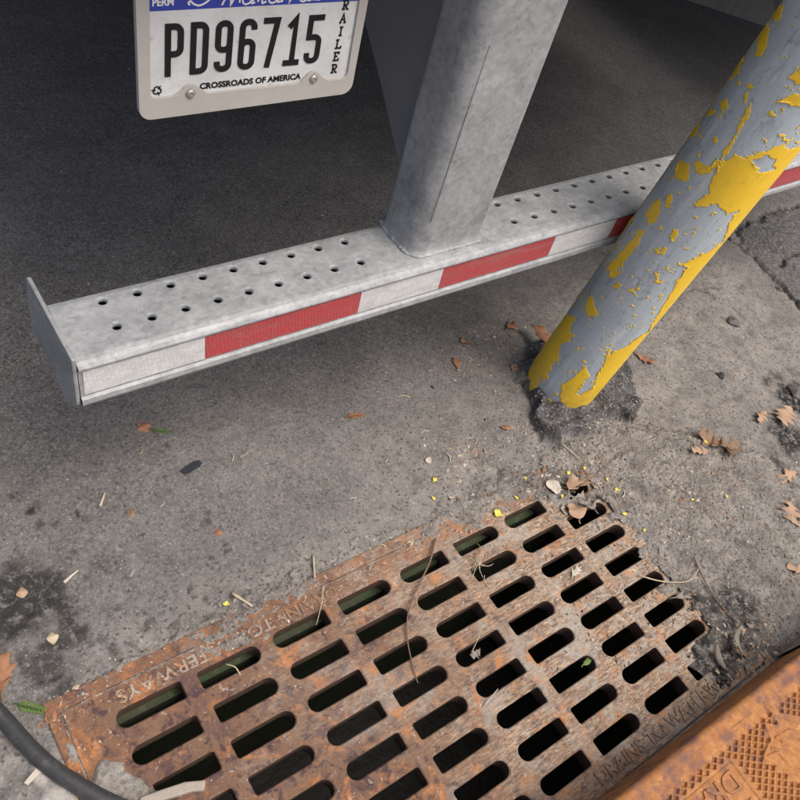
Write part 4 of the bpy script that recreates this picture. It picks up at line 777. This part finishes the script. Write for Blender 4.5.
# the next trailer in the row, close beside on the right, with a swung mud flap low under it
nt_ = bpy.data.objects.new('semi_trailer', None); COL.objects.link(nt_); nt_.location = (4.4, 2.4, 0)
tag(nt_, 'neighbouring trailer with a grey streaked mud flap, dim beyond the bollard top', 'trailer')
def npart(name, vf, mat): o = mesh(name, vf[0], vf[1], mat, nt_); o.location = (-4.4, -2.4, 0); return o
npart('cargo_box', box(3.22, 5.8, 0.9, 12, 1.1, 3.6), TRWHITE); npart('underframe', box(3.3, 5.7, 1.0, 11.9, 0.98, 1.098), TRDARK)
npart('mud_flap', prism([(3.55, 3.03), (3.96, 2.69), (4.75, 2.06), (4.77, 2.08), (3.98, 2.715), (3.57, 3.055)], [], 0.02, 0.96), WALLC)
for yc in (4.0, 5.2):
    for x0 in (3.30, 3.62, 5.1, 5.42):
        vs = [(x0+a_, yc+r_*math.cos(2*math.pi*k/32), 0.507+r_*math.sin(2*math.pi*k/32)) for a_, r_ in ((0.0, 0.1), (0.0, 0.29), (0.03, 0.45), (0.07, 0.505), (0.2, 0.505), (0.24, 0.45), (0.27, 0.29), (0.27, 0.1)) for k in range(32)]
        npart('wheel', (vs, [(i*32+k, i*32+(k+1) % 32, (i+1)*32+(k+1) % 32, (i+1)*32+k) for i in range(7) for k in range(32)]), RUBBER)
    npart('axle', tube([(3.3, yc, 0.507), (5.7, yc, 0.507)], 0.065, 12), TRDARK)

# ---------------------------------------------------------------- hose
hp = catmull([(x, y, z) for (x, y), z in (((-0.0517, 0.695), 0.014), ((-0.0224, 0.6061), 0.014), ((0.0079, 0.5228), 0.014), ((0.0434, 0.424), 0.016), ((0.0936, 0.3407), 0.018), ((0.1498, 0.2724), 0.018), ((0.1811, 0.2326), 0.02), ((0.2407, 0.1828), 0.018))], 8)
o = mesh('hose', *tube(hp, 0.0128, 20), RUBBER, None, True); tag(o, 'thick black rubber hose curving past the grate\'s left corner', 'hose')

# ---------------------------------------------------------------- litter
LEAFM = {}
def leaf_mat(name, c1, c2):
    if name not in LEAFM:
        m = MT(name, 0.7, 0, 0.3); m.col(m.mix(m.noise(70, 5, 0.7), c1, c2)); m.bump(m.noise(160, 4), 0.5, 0.001); LEAFM[name] = m.m
    return LEAFM[name]
TAN = leaf_mat('dry_leaf_tan', (0.24, 0.145, 0.09), (0.44, 0.31, 0.21)); BRN = leaf_mat('dry_leaf_brown', (0.11, 0.065, 0.04), (0.26, 0.17, 0.11))
RED = leaf_mat('dry_leaf_russet', (0.17, 0.075, 0.04), (0.33, 0.165, 0.09)); PALE = leaf_mat('pale_scrap', (0.34, 0.3, 0.24), (0.54, 0.49, 0.41)); YEL = leaf_mat('yellow_petal', (0.5, 0.4, 0.05), (0.72, 0.62, 0.12))
STRAW = leaf_mat('dry_straw', (0.32, 0.26, 0.17), (0.52, 0.44, 0.31)); TWIG = leaf_mat('bark_twig', (0.1, 0.06, 0.04), (0.2, 0.13, 0.09)); GREEN = leaf_mat('green_sprig', (0.06, 0.11, 0.03), (0.15, 0.22, 0.06)); GREY = leaf_mat('grey_leaf', (0.12, 0.1, 0.085), (0.27, 0.24, 0.2))
BLK = leaf_mat('black_rubber_scrap', (0.015, 0.017, 0.02), (0.03, 0.033, 0.04)); ROCK = leaf_mat('dark_stone', (0.06, 0.057, 0.05), (0.14, 0.13, 0.12))
def leaf(L, lobes, wide, curl, seed, deep=0.55):
    r = random.Random(seed); n = max(lobes, 2)*7; mid, lf, rt = [], [], []; la, lb = r.uniform(-0.1, 0.1), r.uniform(-0.15, 0.15)
    def side(t, ph):
        env = math.sin(math.pi*min(1, t*0.9+0.07))**0.75
        if lobes < 2: return wide*L*env, 0
        q = (t*lobes+ph) % 1; tip = max(0.0, 1-abs(q-0.62)/(0.62 if q < 0.62 else 0.38))**1.5
        return wide*L*env*(1-deep+deep*1.25*tip), L*0.16*tip
    for i in range(n+1):
        t = i/n; bend = 0.10*L*math.sin(2.2*t+seed); z = curl*L*(0.8*(t-0.5)**2+0.08*math.sin(6*t+seed)); x = L*t
        wl, fl_ = side(t, la); wr, fr_ = side(t, lb+0.1); k1, k2 = 0.9+0.2*r.random(), 0.9+0.2*r.random()
        mid.append((x, bend, z)); lf.append((x+fl_, bend+wl*k1, z+curl*wl*(0.35+0.8*math.sin(4*t+seed)**2)-0.05*curl*L)); rt.append((x+fr_, bend-wr*k2, z+curl*wr*(0.3+0.9*math.cos(3*t+seed)**2)))
    vs = mid+lf+rt; m_ = n+1; fs = []
    for i in range(n): fs += [(i, i+1, m_+i+1, m_+i), (i, 2*m_+i, 2*m_+i+1, i+1)]
    sv, sf = tube([(0, mid[0][1], mid[0][2]), (-L*0.12, 0.02*L, mid[0][2]*0.6), (-L*0.26, -0.01*L, mid[0][2]*0.3)], 0.0009, 5); vs, fs = merge([(vs, fs), (sv, sf)])
    lo = min(v[2] for v in vs); return [(v[0], v[1], v[2]-lo) for v in vs], fs
def drop_at(o, x, y, rz, lift=0.002, tilt=(0, 0)):
    o.location = (x, y, surf_z(x, y)+lift); o.rotation_euler = (tilt[0], tilt[1], rz); return o
def put_leaf(xy, L, rz, mat, label, lobes=4, wide=0.33, curl=0.25, seed=1, deep=0.55, tilt=(0, 0), lift=0.002, cat='leaf', name='fallen_leaf', group=None):
    o = mesh(name, *leaf(L, lobes, wide, curl, seed, deep), mat, None, True); sol_ = o.modifiers.new('thickness', 'SOLIDIFY'); sol_.thickness = 0.0005
    drop_at(o, xy[0], xy[1], math.radians(rz), lift, tilt); return tag(o, label, cat, group)
put_leaf((2.0701, 0.4101), 0.085, 205, TAN, 'largest curled tan oak leaf on the dusty ground at the right', 4, 0.42, 0.5, 3)
put_leaf((1.9831, 0.4275), 0.060, 195, TAN, 'narrow tan oak leaf tucked against the left of the largest leaf', 4, 0.3, 0.6, 4)
put_leaf((1.8862, 0.2419), 0.075, 170, TAN, 'long folded tan leaf at the right edge above the forked leaf', 3, 0.25, 0.7, 5)
put_leaf((1.7803, 0.1901), 0.065, 215, TAN, 'forked pinkish tan leaf below the folded leaf at the right', 3, 0.5, 0.35, 6, 0.75)
put_leaf((1.7375, 0.392), 0.075, 120, BRN, 'dull brown crumpled oak leaf above the yellow petals', 4, 0.42, 0.7, 7)
put_leaf((1.7223, 0.3568), 0.060, 40, BRN, 'second brown crumpled leaf overlapping the dull oak leaf', 3, 0.4, 0.8, 8)
put_leaf((1.6683, 0.4024), 0.045, 160, TAN, 'small tan leaf scrap left of the brown crumpled leaves', 3, 0.35, 0.5, 9)
put_leaf((1.7477, 0.747), 0.055, -62, RED, 'narrow russet leaf right beside the bollard base', 3, 0.28, 0.5, 10)
put_leaf((1.4539, 0.8547), 0.065, 70, RED, 'dark russet leaf tucked behind the left side of the bollard base', 2, 0.4, 0.3, 11)
put_leaf((1.3329, 0.8216), 0.025, 30, TAN, 'small pale leaf scrap on tar just left of the bollard', 1, 0.4, 0.9, 12)
put_leaf((1.4181, 0.9524), 0.040, 10, RED, 'torn russet leaf below the bumper left of the bollard', 3, 0.4, 0.5, 13)
put_leaf((1.2152, 0.4589), 0.045, 30, TAN, 'tan curled leaf in the litter clump above the grate', 2, 0.5, 0.9, 14)
put_leaf((1.2035, 0.4757), 0.036, 140, PALE, 'white scrap in the litter clump above the grate', 1, 0.5, 0.6, 15)
put_leaf((1.2573, 0.4651), 0.05, 25, BRN, 'dark brown leaf at the right of the litter clump above the grate', 3, 0.35, 0.5, 16)
put_leaf((1.1833, 0.4372), 0.022, 250, PALE, 'pale chip below the white scrap above the grate', 1, 0.35, 0.5, 17)
put_leaf((1.1947, 0.3948), 0.042, 75, TAN, 'tan leaf wedged in the clogged slot at the grate\'s far right corner', 1, 0.5, 0.8, 18)
put_leaf((1.2472, 0.398), 0.05, 100, GREY, 'grey rotting leaf over the clogged slot', 3, 0.45, 0.8, 19)
put_leaf((1.085, 0.289), 0.028, 20, PALE, 'pale shrivelled leaf in a slot of the grate', 3, 0.4, 0.6, 20, lift=0.0)
put_leaf((0.7909, 0.2527), 0.022, 200, GREY, 'grey shrivelled leaf caught on a slot edge mid grate', 3, 0.45, 0.8, 21)
put_leaf((0.0206, 0.5624), 0.06, 80, RED, 'orange brown leaf beside the hose at the left edge', 3, 0.35, 0.4, 22)
put_leaf((0.0644, 0.4861), 0.022, 40, RED, 'small russet leaf by the green sprig near the hose', 1, 0.45, 0.5, 23)
put_leaf((1.1865, 0.6823), 0.024, -35, RED, 'small orange leaf on the asphalt left of the tar patch', 1, 0.28, 0.4, 24)
put_leaf((1.2695, 0.1451), 0.045, -20, GREY, 'grey twisted leaf on silt over the grate\'s right end', 3, 0.25, 0.8, 25)
put_leaf((1.3111, -0.0138), 0.055, 65, GREY, 'long grey leaf standing in the wet silt by the hood', 1, 0.12, 0.6, 26, tilt=(0.4, -0.5))
put_leaf((1.2593, -0.0191), 0.050, 95, GREY, 'second long grey leaf in the wet silt nearer the grate', 1, 0.12, 0.6, 27, tilt=(-0.3, -0.4))
put_leaf((1.3026, -0.0506), 0.045, 40, GREY, 'short grey leaf pressed in wet silt against the hood', 1, 0.16, 0.4, 28)
put_leaf((1.2779, 0.9407), 0.03, 140, BRN, 'torn brown leaf on asphalt below the bumper', 2, 0.4, 0.5, 29)
put_leaf((1.1871, 0.8801), 0.035, 60, RED, 'crumbled russet leaf on asphalt between bumper and grate', 3, 0.35, 0.6, 30)
put_leaf((1.6354, 0.0417), 0.04, 120, TAN, 'tan leaf at the right edge above the hood', 2, 0.4, 0.4, 31)
# petals
for k, (xy, wh) in enumerate([((1.1428, 0.5341), 'just above the grate, left of the litter clump'), ((1.2539, 0.5032), 'above the white scrap in the litter clump'), ((1.3489, 0.4144), 'right of the dark brown leaf by the litter clump'), ((1.3315, 0.303), 'beside the grate\'s right edge near the second slot'), ((1.5187, 0.3115), 'on bare dust, left one of two beside each other at the right'), ((1.6127, 0.2777), 'on bare dust, right one of two beside each other at the right'), ((1.0894, 0.5064), 'between the largest petal and the litter clump'), ((1.3398, 0.4459), 'nearest the thin dark twig above the grate'), ((1.3053, 0.3582), 'at the clogged corner slot of the grate'), ((0.4052, 0.5447), 'beside the thick pale stick left of the grate'), ((0.9338, 0.6181), 'on asphalt near the white pebble'), ((1.7009, 0.4239), 'touching the small tan leaf scrap'), ((1.1933, 0.4563), 'tucked under the tan curled leaf of the litter clump'), ((0.9074, 0.5837), 'close to the frame edge below the white pebble'), ((1.3085, 0.4993), 'between bollard and litter clump')]):
    put_leaf(xy, random.uniform(0.007, 0.012), random.uniform(0, 360), YEL, 'small yellow petal '+wh, 1, 0.42, 0.5, 40+k, name='yellow_petal', cat='petal', group='yellow petals scattered by the grate')
put_leaf((1.0261, 0.4796), 0.018, 120, YEL, 'largest yellow petal, on the frame at the grate\'s far edge', 1, 0.5, 0.4, 39, lift=0.004, name='yellow_petal', cat='petal')
put_leaf((0.983, 0.1317), 0.028, 15, GREEN, 'yellow green leaf bit inside a grate slot', 1, 0.2, 0.3, 60, lift=-0.012, name='leaf_bit', cat='leaf')
# straws and twigs
def straw(pts, r, mat, label, name='straw', cat='straw', group=None, lift=0.0):
    P = [(x, y, surf_z(x, y)+r+z+lift) for (x, y), z in pts]; c0 = Vector(P[0]); Q = [Vector(p)-c0 for p in catmull(P, 4)]
    o = mesh(name, *tube(Q, [r*(1-0.5*k/len(Q)) for k in range(len(Q))], 6), mat, None, True); o.location = c0; return tag(o, label, cat, group)
straw([((0.8502, 0.4923), 0.004), ((0.8062, 0.4509), 0.006), ((0.7473, 0.4122), 0.006), ((0.7054, 0.3783), 0.004), ((0.6757, 0.3364), 0.003), ((0.6562, 0.2854), 0.002), ((0.6482, 0.2558), 0.0)], 0.0022, TWIG, 'long thin brown twig lying across the slots of the grate', 'twig', 'twig')
straw([((0.5833, 0.5035), 0.0), ((0.5643, 0.4733), 0.008), ((0.5332, 0.437), 0.0)], 0.0011, STRAW, 'thin pale straw bent over a far slot of the grate')
straw([((0.4211, 0.5615), 0.0), ((0.4422, 0.5205), 0.001)], 0.0035, STRAW, 'thick pale stick on the asphalt beside the grate frame', 'stick', 'stick')
straw([((0.5985, 0.5679), 0.0), ((0.5752, 0.5213), 0.003)], 0.0028, STRAW, 'short pale stick pointing at the grate frame', 'stick', 'stick')
straw([((0.1644, 0.7062), 0.0), ((0.1807, 0.7137), 0.001), ((0.1931, 0.7189), 0.0)], 0.0032, PALE, 'pale wood splinter on the dark stained asphalt', 'splinter', 'splinter')
straw([((0.2725, 0.8315), 0.0), ((0.2907, 0.8557), 0.001)], 0.003, STRAW, 'tan chip on asphalt below the bumper\'s left end', 'splinter', 'splinter')
straw([((0.7744, 0.2542), 0.0), ((0.8036, 0.2733), 0.02), ((0.7642, 0.1837), 0.0)][:2], 0.001, STRAW, 'fine straw standing at a slot edge mid grate')
straw([((0.7351, 0.1613), 0.0), ((0.7762, 0.1733), 0.012)], 0.0011, PALE, 'pale straw poking out of a slot in the lower grate')
straw([((1.3018, 0.5819), 0.0), ((1.3066, 0.5477), 0.003), ((1.3124, 0.523), 0.002)], 0.002, STRAW, 'tan straw at the end of the tar patch')
straw([((1.1933, 0.4563), 0.0), ((1.3056, 0.4694), 0.001), ((1.4005, 0.4873), 0.002), ((1.4869, 0.4919), 0.001)], 0.0011, TWIG, 'thin dark twig running from the litter clump towards the bollard', 'twig', 'twig')
straw([((1.2292, 0.2246), 0.004), ((1.2715, 0.1863), 0.007), ((1.3255, 0.1583), 0.007), ((1.3773, 0.1696), 0.006)], 0.0018, STRAW, 'pale forked twig on silt over the grate\'s right end', 'twig', 'twig')
straw([((1.3896, 0.1973), 0.004), ((1.3654, 0.1262), 0.005), ((1.3624, 0.0695), 0.004), ((1.3675, 0.0334), 0.003)], 0.0018, TWIG, 'dark red twig lying in the wet silt', 'twig', 'twig')
for k in range(9):
    a0 = (0.8996, 0.3953); t = random.uniform(0, 6.28); q = random.uniform(0.02, 0.05); sx_, sy_ = a0[0]+random.uniform(-.02, .02), a0[1]+random.uniform(-.02, .02)
    straw([((sx_, sy_), 0.002), ((sx_+q*.5*math.cos(t), sy_+q*.5*math.sin(t)), random.uniform(.004, .016)), ((sx_+q*math.cos(t+.5), sy_+q*math.sin(t+.5)), 0.003)], 0.0009, STRAW, 'dry straw in the tangle caught at a far slot of the grate', group='straw tangle on the grate')
for xy, mat, wh in (((0.548, 0.833), STRAW, 'right of the black rubber scrap'), ((0.5678, 0.836), STRAW, 'beside another straw right of the rubber scrap'), ((0.8593, 0.7068), STRAW, 'alone on asphalt mid way to the grate'), ((1.0888, 0.6662), STRAW, 'in the crumbs left of the tar patch'), ((0.7492, 0.6509), PALE, 'pale and curved below the cedar sprig'), ((0.3678, 0.415), STRAW, 'on the grate\'s first slot row at left'), ((1.003, 0.7406), PALE, 'pale, right of the cedar sprig'), ((1.3001, 0.4259), PALE, 'right of the litter clump'), ((1.4667, 0.3491), PALE, 'near the left petal on bare dust'), ((1.3178, 0.2411), PALE, 'beside the grate\'s right edge by the third slot'), ((1.2793, 0.2614), PALE, 'lying at the third slot of the last column'), ((1.0036, 0.6482), STRAW, 'in the crumb drift above the grate'), ((1.0178, 0.6185), STRAW, 'nearest the frame in the crumb drift'), ((0.7435, 0.5222), STRAW, 'on the frame edge left of the long twig'), ((1.0188, 0.8443), STRAW, 'in shade under the bumper\'s middle'), ((1.2262, 0.9393), STRAW, 'under the bumper near the torn brown leaf'), ((1.7941, 1.0045), STRAW, 'behind the bollard under the bumper'), ((0.3842, 0.9181), STRAW, 'left of the black rubber scrap'), ((0.3738, 0.7879), PALE, 'pale, right of the brown pebble'), ((1.4313, 0.9088), STRAW, 'beside the torn russet leaf by the bollard'), ((1.5929, 0.3828), STRAW, 'below the small tan leaf scrap'), ((1.6128, 0.2152), STRAW, 'below the right petal on bare dust'), ((1.3398, 0.3939), PALE, 'pale, by the petals right of the clump'), ((1.2139, 0.5381), STRAW, 'above the litter clump'), ((1.356, 0.5441), STRAW, 'below the tar patch'), ((1.4175, 0.4293), STRAW, 'right end of the thin dark twig')):
    t = random.uniform(0, 3.14); q = random.uniform(0.014, 0.035)
    straw([(xy, 0.0), ((xy[0]+q*.5*math.cos(t), xy[1]+q*.5*math.sin(t)), 0.002), ((xy[0]+q*math.cos(t+.3), xy[1]+q*math.sin(t+.3)), 0.0)], random.uniform(0.0008, 0.0017), mat, 'loose bit of straw '+wh, group='loose straws around the grate')
# sprigs
def sprig(xy, L, rz, mat, label, n_=9, rs=0.0006):
    parts = [tube([(0, 0, 0.002), (L*.5, 0.003, 0.003), (L, 0, 0.002)], 0.0009, 5)]
    for k in range(n_):
        t = 0.15+0.85*k/n_
        for s_ in (-1, 1):
            q = L*0.3*(1.1-0.6*t); parts.append(tube([(L*t, 0, 0.002), (L*t+q*.7, s_*q*.45, 0.004), (L*t+q, s_*q*.6, 0.002)], [rs*1.6, rs*1.8, rs*.5], 5))
    o = mesh('sprig', *merge(parts), mat, None, True); drop_at(o, xy[0], xy[1], math.radians(rz), 0.001); return tag(o, label, 'sprig')
sprig((0.8365, 0.8483), 0.046, -12, RED, 'dry orange cedar sprig alone on the asphalt below the bumper')
sprig((0.4249, 0.968), 0.04, -30, GREEN, 'green conifer sprig beside a brown cone cluster', 7)
sprig((0.0295, 0.5362), 0.05, -42, GREEN, 'bright green sprig beside the black hose', 8, 0.0008)
def clump(name, xy, rad, n_, mat, label, cat, seed, flat_=0.6):
    r = random.Random(seed); parts = []
    for k in range(n_):
        bm = bmesh.new(); bmesh.ops.create_icosphere(bm, subdivisions=2, radius=1)
        q = rad*r.uniform(0.3, 0.55) if n_ > 1 else rad; ang, dd = r.uniform(0, 6.28), rad*r.uniform(0, 0.8)*(n_ > 1); ps = [r.uniform(0, 9) for _ in range(3)]
        vs = [(v.co.x*q*(1+.3*math.sin(3*v.co.y+ps[0]))+dd*math.cos(ang), v.co.y*q*(1+.3*math.sin(4*v.co.z+ps[1]))+dd*math.sin(ang), v.co.z*q*flat_*(1+.3*math.sin(5*v.co.x+ps[2]))+q*flat_*.7) for v in bm.verts]
        parts.append((vs, [[v.index for v in f.verts] for f in bm.faces])); bm.free()
    o = mesh(name, *merge(parts), mat); drop_at(o, xy[0], xy[1], r.uniform(0, 6), -0.002); return tag(o, label, cat)
clump('cone_cluster', (0.4147, 0.9803), 0.015, 9, RED, 'small brown cone cluster beside the green sprig', 'cone', 1)
clump('stone', (2.1949, 0.7365), 0.020, 1, ROCK, 'dark angular stone on dusty ground right of the bollard', 'stone', 2, 0.45)
clump('tar_lump', (1.9578, 0.5855), 0.016, 7, BLK, 'black crumbly lump of tar right of the bollard base', 'tar lump', 3)
clump('stone', (2.1579, 0.449), 0.022, 1, ROCK, 'dark stone half sunk in the damp patch at the right', 'stone', 4, 0.5)
clump('pebble', (0.3195, 0.7966), 0.008, 1, BRN, 'brown pebble on the asphalt below the black scrap', 'pebble', 5, 0.6)
clump('pebble', (0.4514, 0.69), 0.007, 1, RED, 'reddish pebble on the open asphalt left of the grate', 'pebble', 6, 0.6)
clump('pebble', (0.9555, 0.6707), 0.008, 1, PALE, 'white pebble on the asphalt above the grate\'s far edge', 'pebble', 7, 0.8)
clump('pebble', (0.1161, 0.6142), 0.009, 1, STRAW, 'pale yellow chip on the dark stain by the hose', 'pebble', 8, 0.6)
clump('pebble', (0.0968, 0.7168), 0.008, 1, TAN, 'tan chip on the dark stain at the left edge', 'pebble', 9, 0.5)
sv, sf = prism([(-0.021, -0.006), (-0.012, -0.009), (0.016, -0.008), (0.024, -0.004), (0.023, 0.005), (0.012, 0.0085), (-0.014, 0.007), (-0.024, 0.003)], [], 0.0, 0.003)
o = mesh('rubber_scrap', sv, sf, BLK); drop_at(o, *(0.4648, 0.8505), math.radians(12), 0.001); tag(o, 'small black rubber scrap lying on the open asphalt', 'rubber scrap')
wd = [(-0.05, -0.006), (-0.02, -0.010), (0.03, -0.008), (0.048, -0.011), (0.052, 0.004), (0.02, 0.009), (-0.02, 0.006), (-0.048, 0.003)]
o = bevel(mesh('wood_chunk', *prism(wd, [], 0.0, 0.012), leaf_mat('weathered_wood', (0.2, 0.175, 0.135), (0.38, 0.34, 0.28))), 0.003); drop_at(o, *(0.1935, 0.2934), math.radians(-16), 0.004, (0.0, -0.08)); tag(o, 'weathered grey wood chunk lying over a slot at the grate\'s left', 'wood chunk')
o = bevel(mesh('wood_chip', *prism([(-0.014, -0.004), (0.012, -0.005), (0.016, 0.001), (0.01, 0.005), (-0.015, 0.003)], [], 0, 0.004), PALE), 0.001); drop_at(o, *(0.0239, 0.4132), math.radians(25), 0.001); tag(o, 'pale wood chip on soil below the hose', 'wood chip')

# loose grit nobody could count: flakes, crumbs and chips, thick where the silt lies
def grit(name, n_, zone, sizes, mats, label, seed, thin=0):
    r = np.random.default_rng(seed); vs, fs, mi = [], [], []
    cnt = 0
    while cnt < n_:
        x, y = zone(r)
        lx, ly = w2g(x, y)
        if abs(lx) < GLX and abs(ly) < GLY:
            cc_ = int(np.clip(round(lx/PX+3.5), 0, 7)); rr_ = int(np.clip(round(3.5-ly/PY), 0, 7)); ox, oy = slot_center(cc_, rr_)
            if abs(lx-ox) < SLX+0.004 and abs(ly-oy) < SLY+0.004: continue
        s = r.uniform(*sizes)*(0.5+r.random()**3); a_ = r.uniform(0, 6.28); el = r.uniform(0.35, 1.0) if r.random() < .6 else 0.13; z = surf_z(x, y); hh = s*r.uniform(0.15, 0.5)
        if thin: el = thin*r.uniform(0.7, 1.6); hh = s*el
        b_ = len(vs); ca, sa = math.cos(a_), math.sin(a_)
        for px_, py_, pz_ in ((-1, -.3, 0), (0, -.8, 0.1), (1, .1, 0), (.2, .9, 0), (-.2, 0.1, 1), (.5, .1, .8)):
            qx, qy = s*px_*r.uniform(.7, 1.2), s*el*py_*r.uniform(.7, 1.2); vs.append((x+qx*ca-qy*sa, y+qx*sa+qy*ca, z-0.0004+hh*pz_))
        fs += [tuple(k+b_ for k in f) for f in ((0, 1, 4), (1, 5, 4), (1, 2, 5), (2, 3, 5), (3, 4, 5), (3, 0, 4))]; mi += [int(r.integers(0, len(mats)))]*6; cnt += 1
    me = bpy.data.meshes.new(name); me.from_pydata(vs, [], fs)
    for m_ in mats: me.materials.append(m_)
    me.polygons.foreach_set('material_index', mi); me.update(); o = link(name, me); return tag(o, label, 'grit', kind='stuff')
def z_open(r): return (r.uniform(-0.1, 2.4), r.uniform(0.45, 2.2))
def z_right(r):
    while True:
        x, y = r.uniform(0.9, 2.1), r.uniform(-0.04, 1.0)
        if r.random() < 0.15+0.85*math.exp(-((x-1.35)**2+(y-0.42)**2)/0.12): return x, y
def z_edge(r):
    x = r.uniform(0.05, 1.3); return x, 0.505+0.03*math.sin(x*9)*0.3+0.014*(x-0.7)+r.normal(0, 0.022)
def z_grate(r): return (r.uniform(0.1, 1.36), r.uniform(-0.05, 0.5))
def z_left(r): return (r.uniform(-0.05, 0.16), r.uniform(0.28, 0.62))
def z_clump(r):
    k = int(r.integers(0, 9)); c_ = ((1.0501, 0.6507), (1.2345, 0.8815), (1.5207, 0.3169), (1.2121, 0.4781), (1.3771, -0.0344), (1.3855, 0.9434), (1.3263, 0.4921), (1.7044, 0.3709), (1.2422, 0.1581))[k]; return (c_[0]+r.normal(0, 0.05), c_[1]+r.normal(0, 0.04))
grit('grit', 5200, z_open, (0.0010, 0.0030), [PALE, STRAW, TAN, ROCK, BRN, BLK], 'loose grit scattered over the asphalt', 1)
grit('gravel_crumbs', 14000, z_right, (0.0013, 0.0046), [STRAW, TAN, BRN, BRN, ROCK, ROCK, ROCK, PALE, GREY], 'crumbs and leaf bits strewn right of the grate', 2)
grit('edge_crumbs', 4200, z_edge, (0.0009, 0.0032), [STRAW, TAN, BRN, ROCK, PALE, GREY, RED], 'crumbs lining the far edge of the grate frame', 3)
grit('grate_crumbs', 700, z_grate, (0.0007, 0.0020), [PALE, STRAW, TAN, BRN, GREY], 'crumbs lying on the grate bars', 4)
grit('soil_crumbs', 900, z_left, (0.0010, 0.0030), [STRAW, TAN, BRN, ROCK, PALE, GREY], 'crumbs around the hose and the frame corner', 5)
grit('litter_crumbs', 2200, z_clump, (0.0022, 0.0062), [STRAW, TAN, BRN, RED, GREY, PALE], 'crumbled leaf bits in small drifts', 6)
def z_scrap(r):
    if r.random() < 0.35: return z_clump(r)
    return z_right(r) if r.random() < 0.6 else z_edge(r)
grit('leaf_fragments', 650, z_scrap, (0.0035, 0.0085), [TAN, BRN, BRN, GREY, GREY, RED, STRAW], 'broken leaf fragments drifted round the grate', 7)
grit('mud_crumbs', 1800, z_right, (0.0020, 0.0050), [ROCK, ROCK, BLK, BRN, GREY], 'dark mud crumbs right of the grate', 8)
def z_under(r): return (r.uniform(0.1, 3.2), r.uniform(1.0, 2.7))
grit('shade_grit', 1000, z_under, (0.0016, 0.0042), [PALE, STRAW, GREY, ROCK, BRN], 'pale specks and bits on the asphalt under the trailer', 9)
grit('straw_litter', 420, z_scrap, (0.0035, 0.0100), [STRAW, TWIG, TAN, BRN, GREY, PALE], 'thin straw and twig litter drifted round the grate and post', 10, 0.09)
grit('corner_litter', 160, lambda r: ((1.2438, 0.42)[0]+r.normal(0, 0.06), (1.2438, 0.42)[1]+r.normal(0, 0.045)), (0.003, 0.009), [BRN, GREY, TAN, GREY], 'leaf litter packed round the grate corner', 12)
grit('kerb_litter', 260, lambda r: ((1.3618, -0.0018)[0]+r.normal(0, 0.10), -0.03+abs(r.normal(0, 0.05))), (0.0025, 0.008), [BRN, GREY, TAN, STRAW, GREY], 'leaf litter along the foot of the hood', 13)
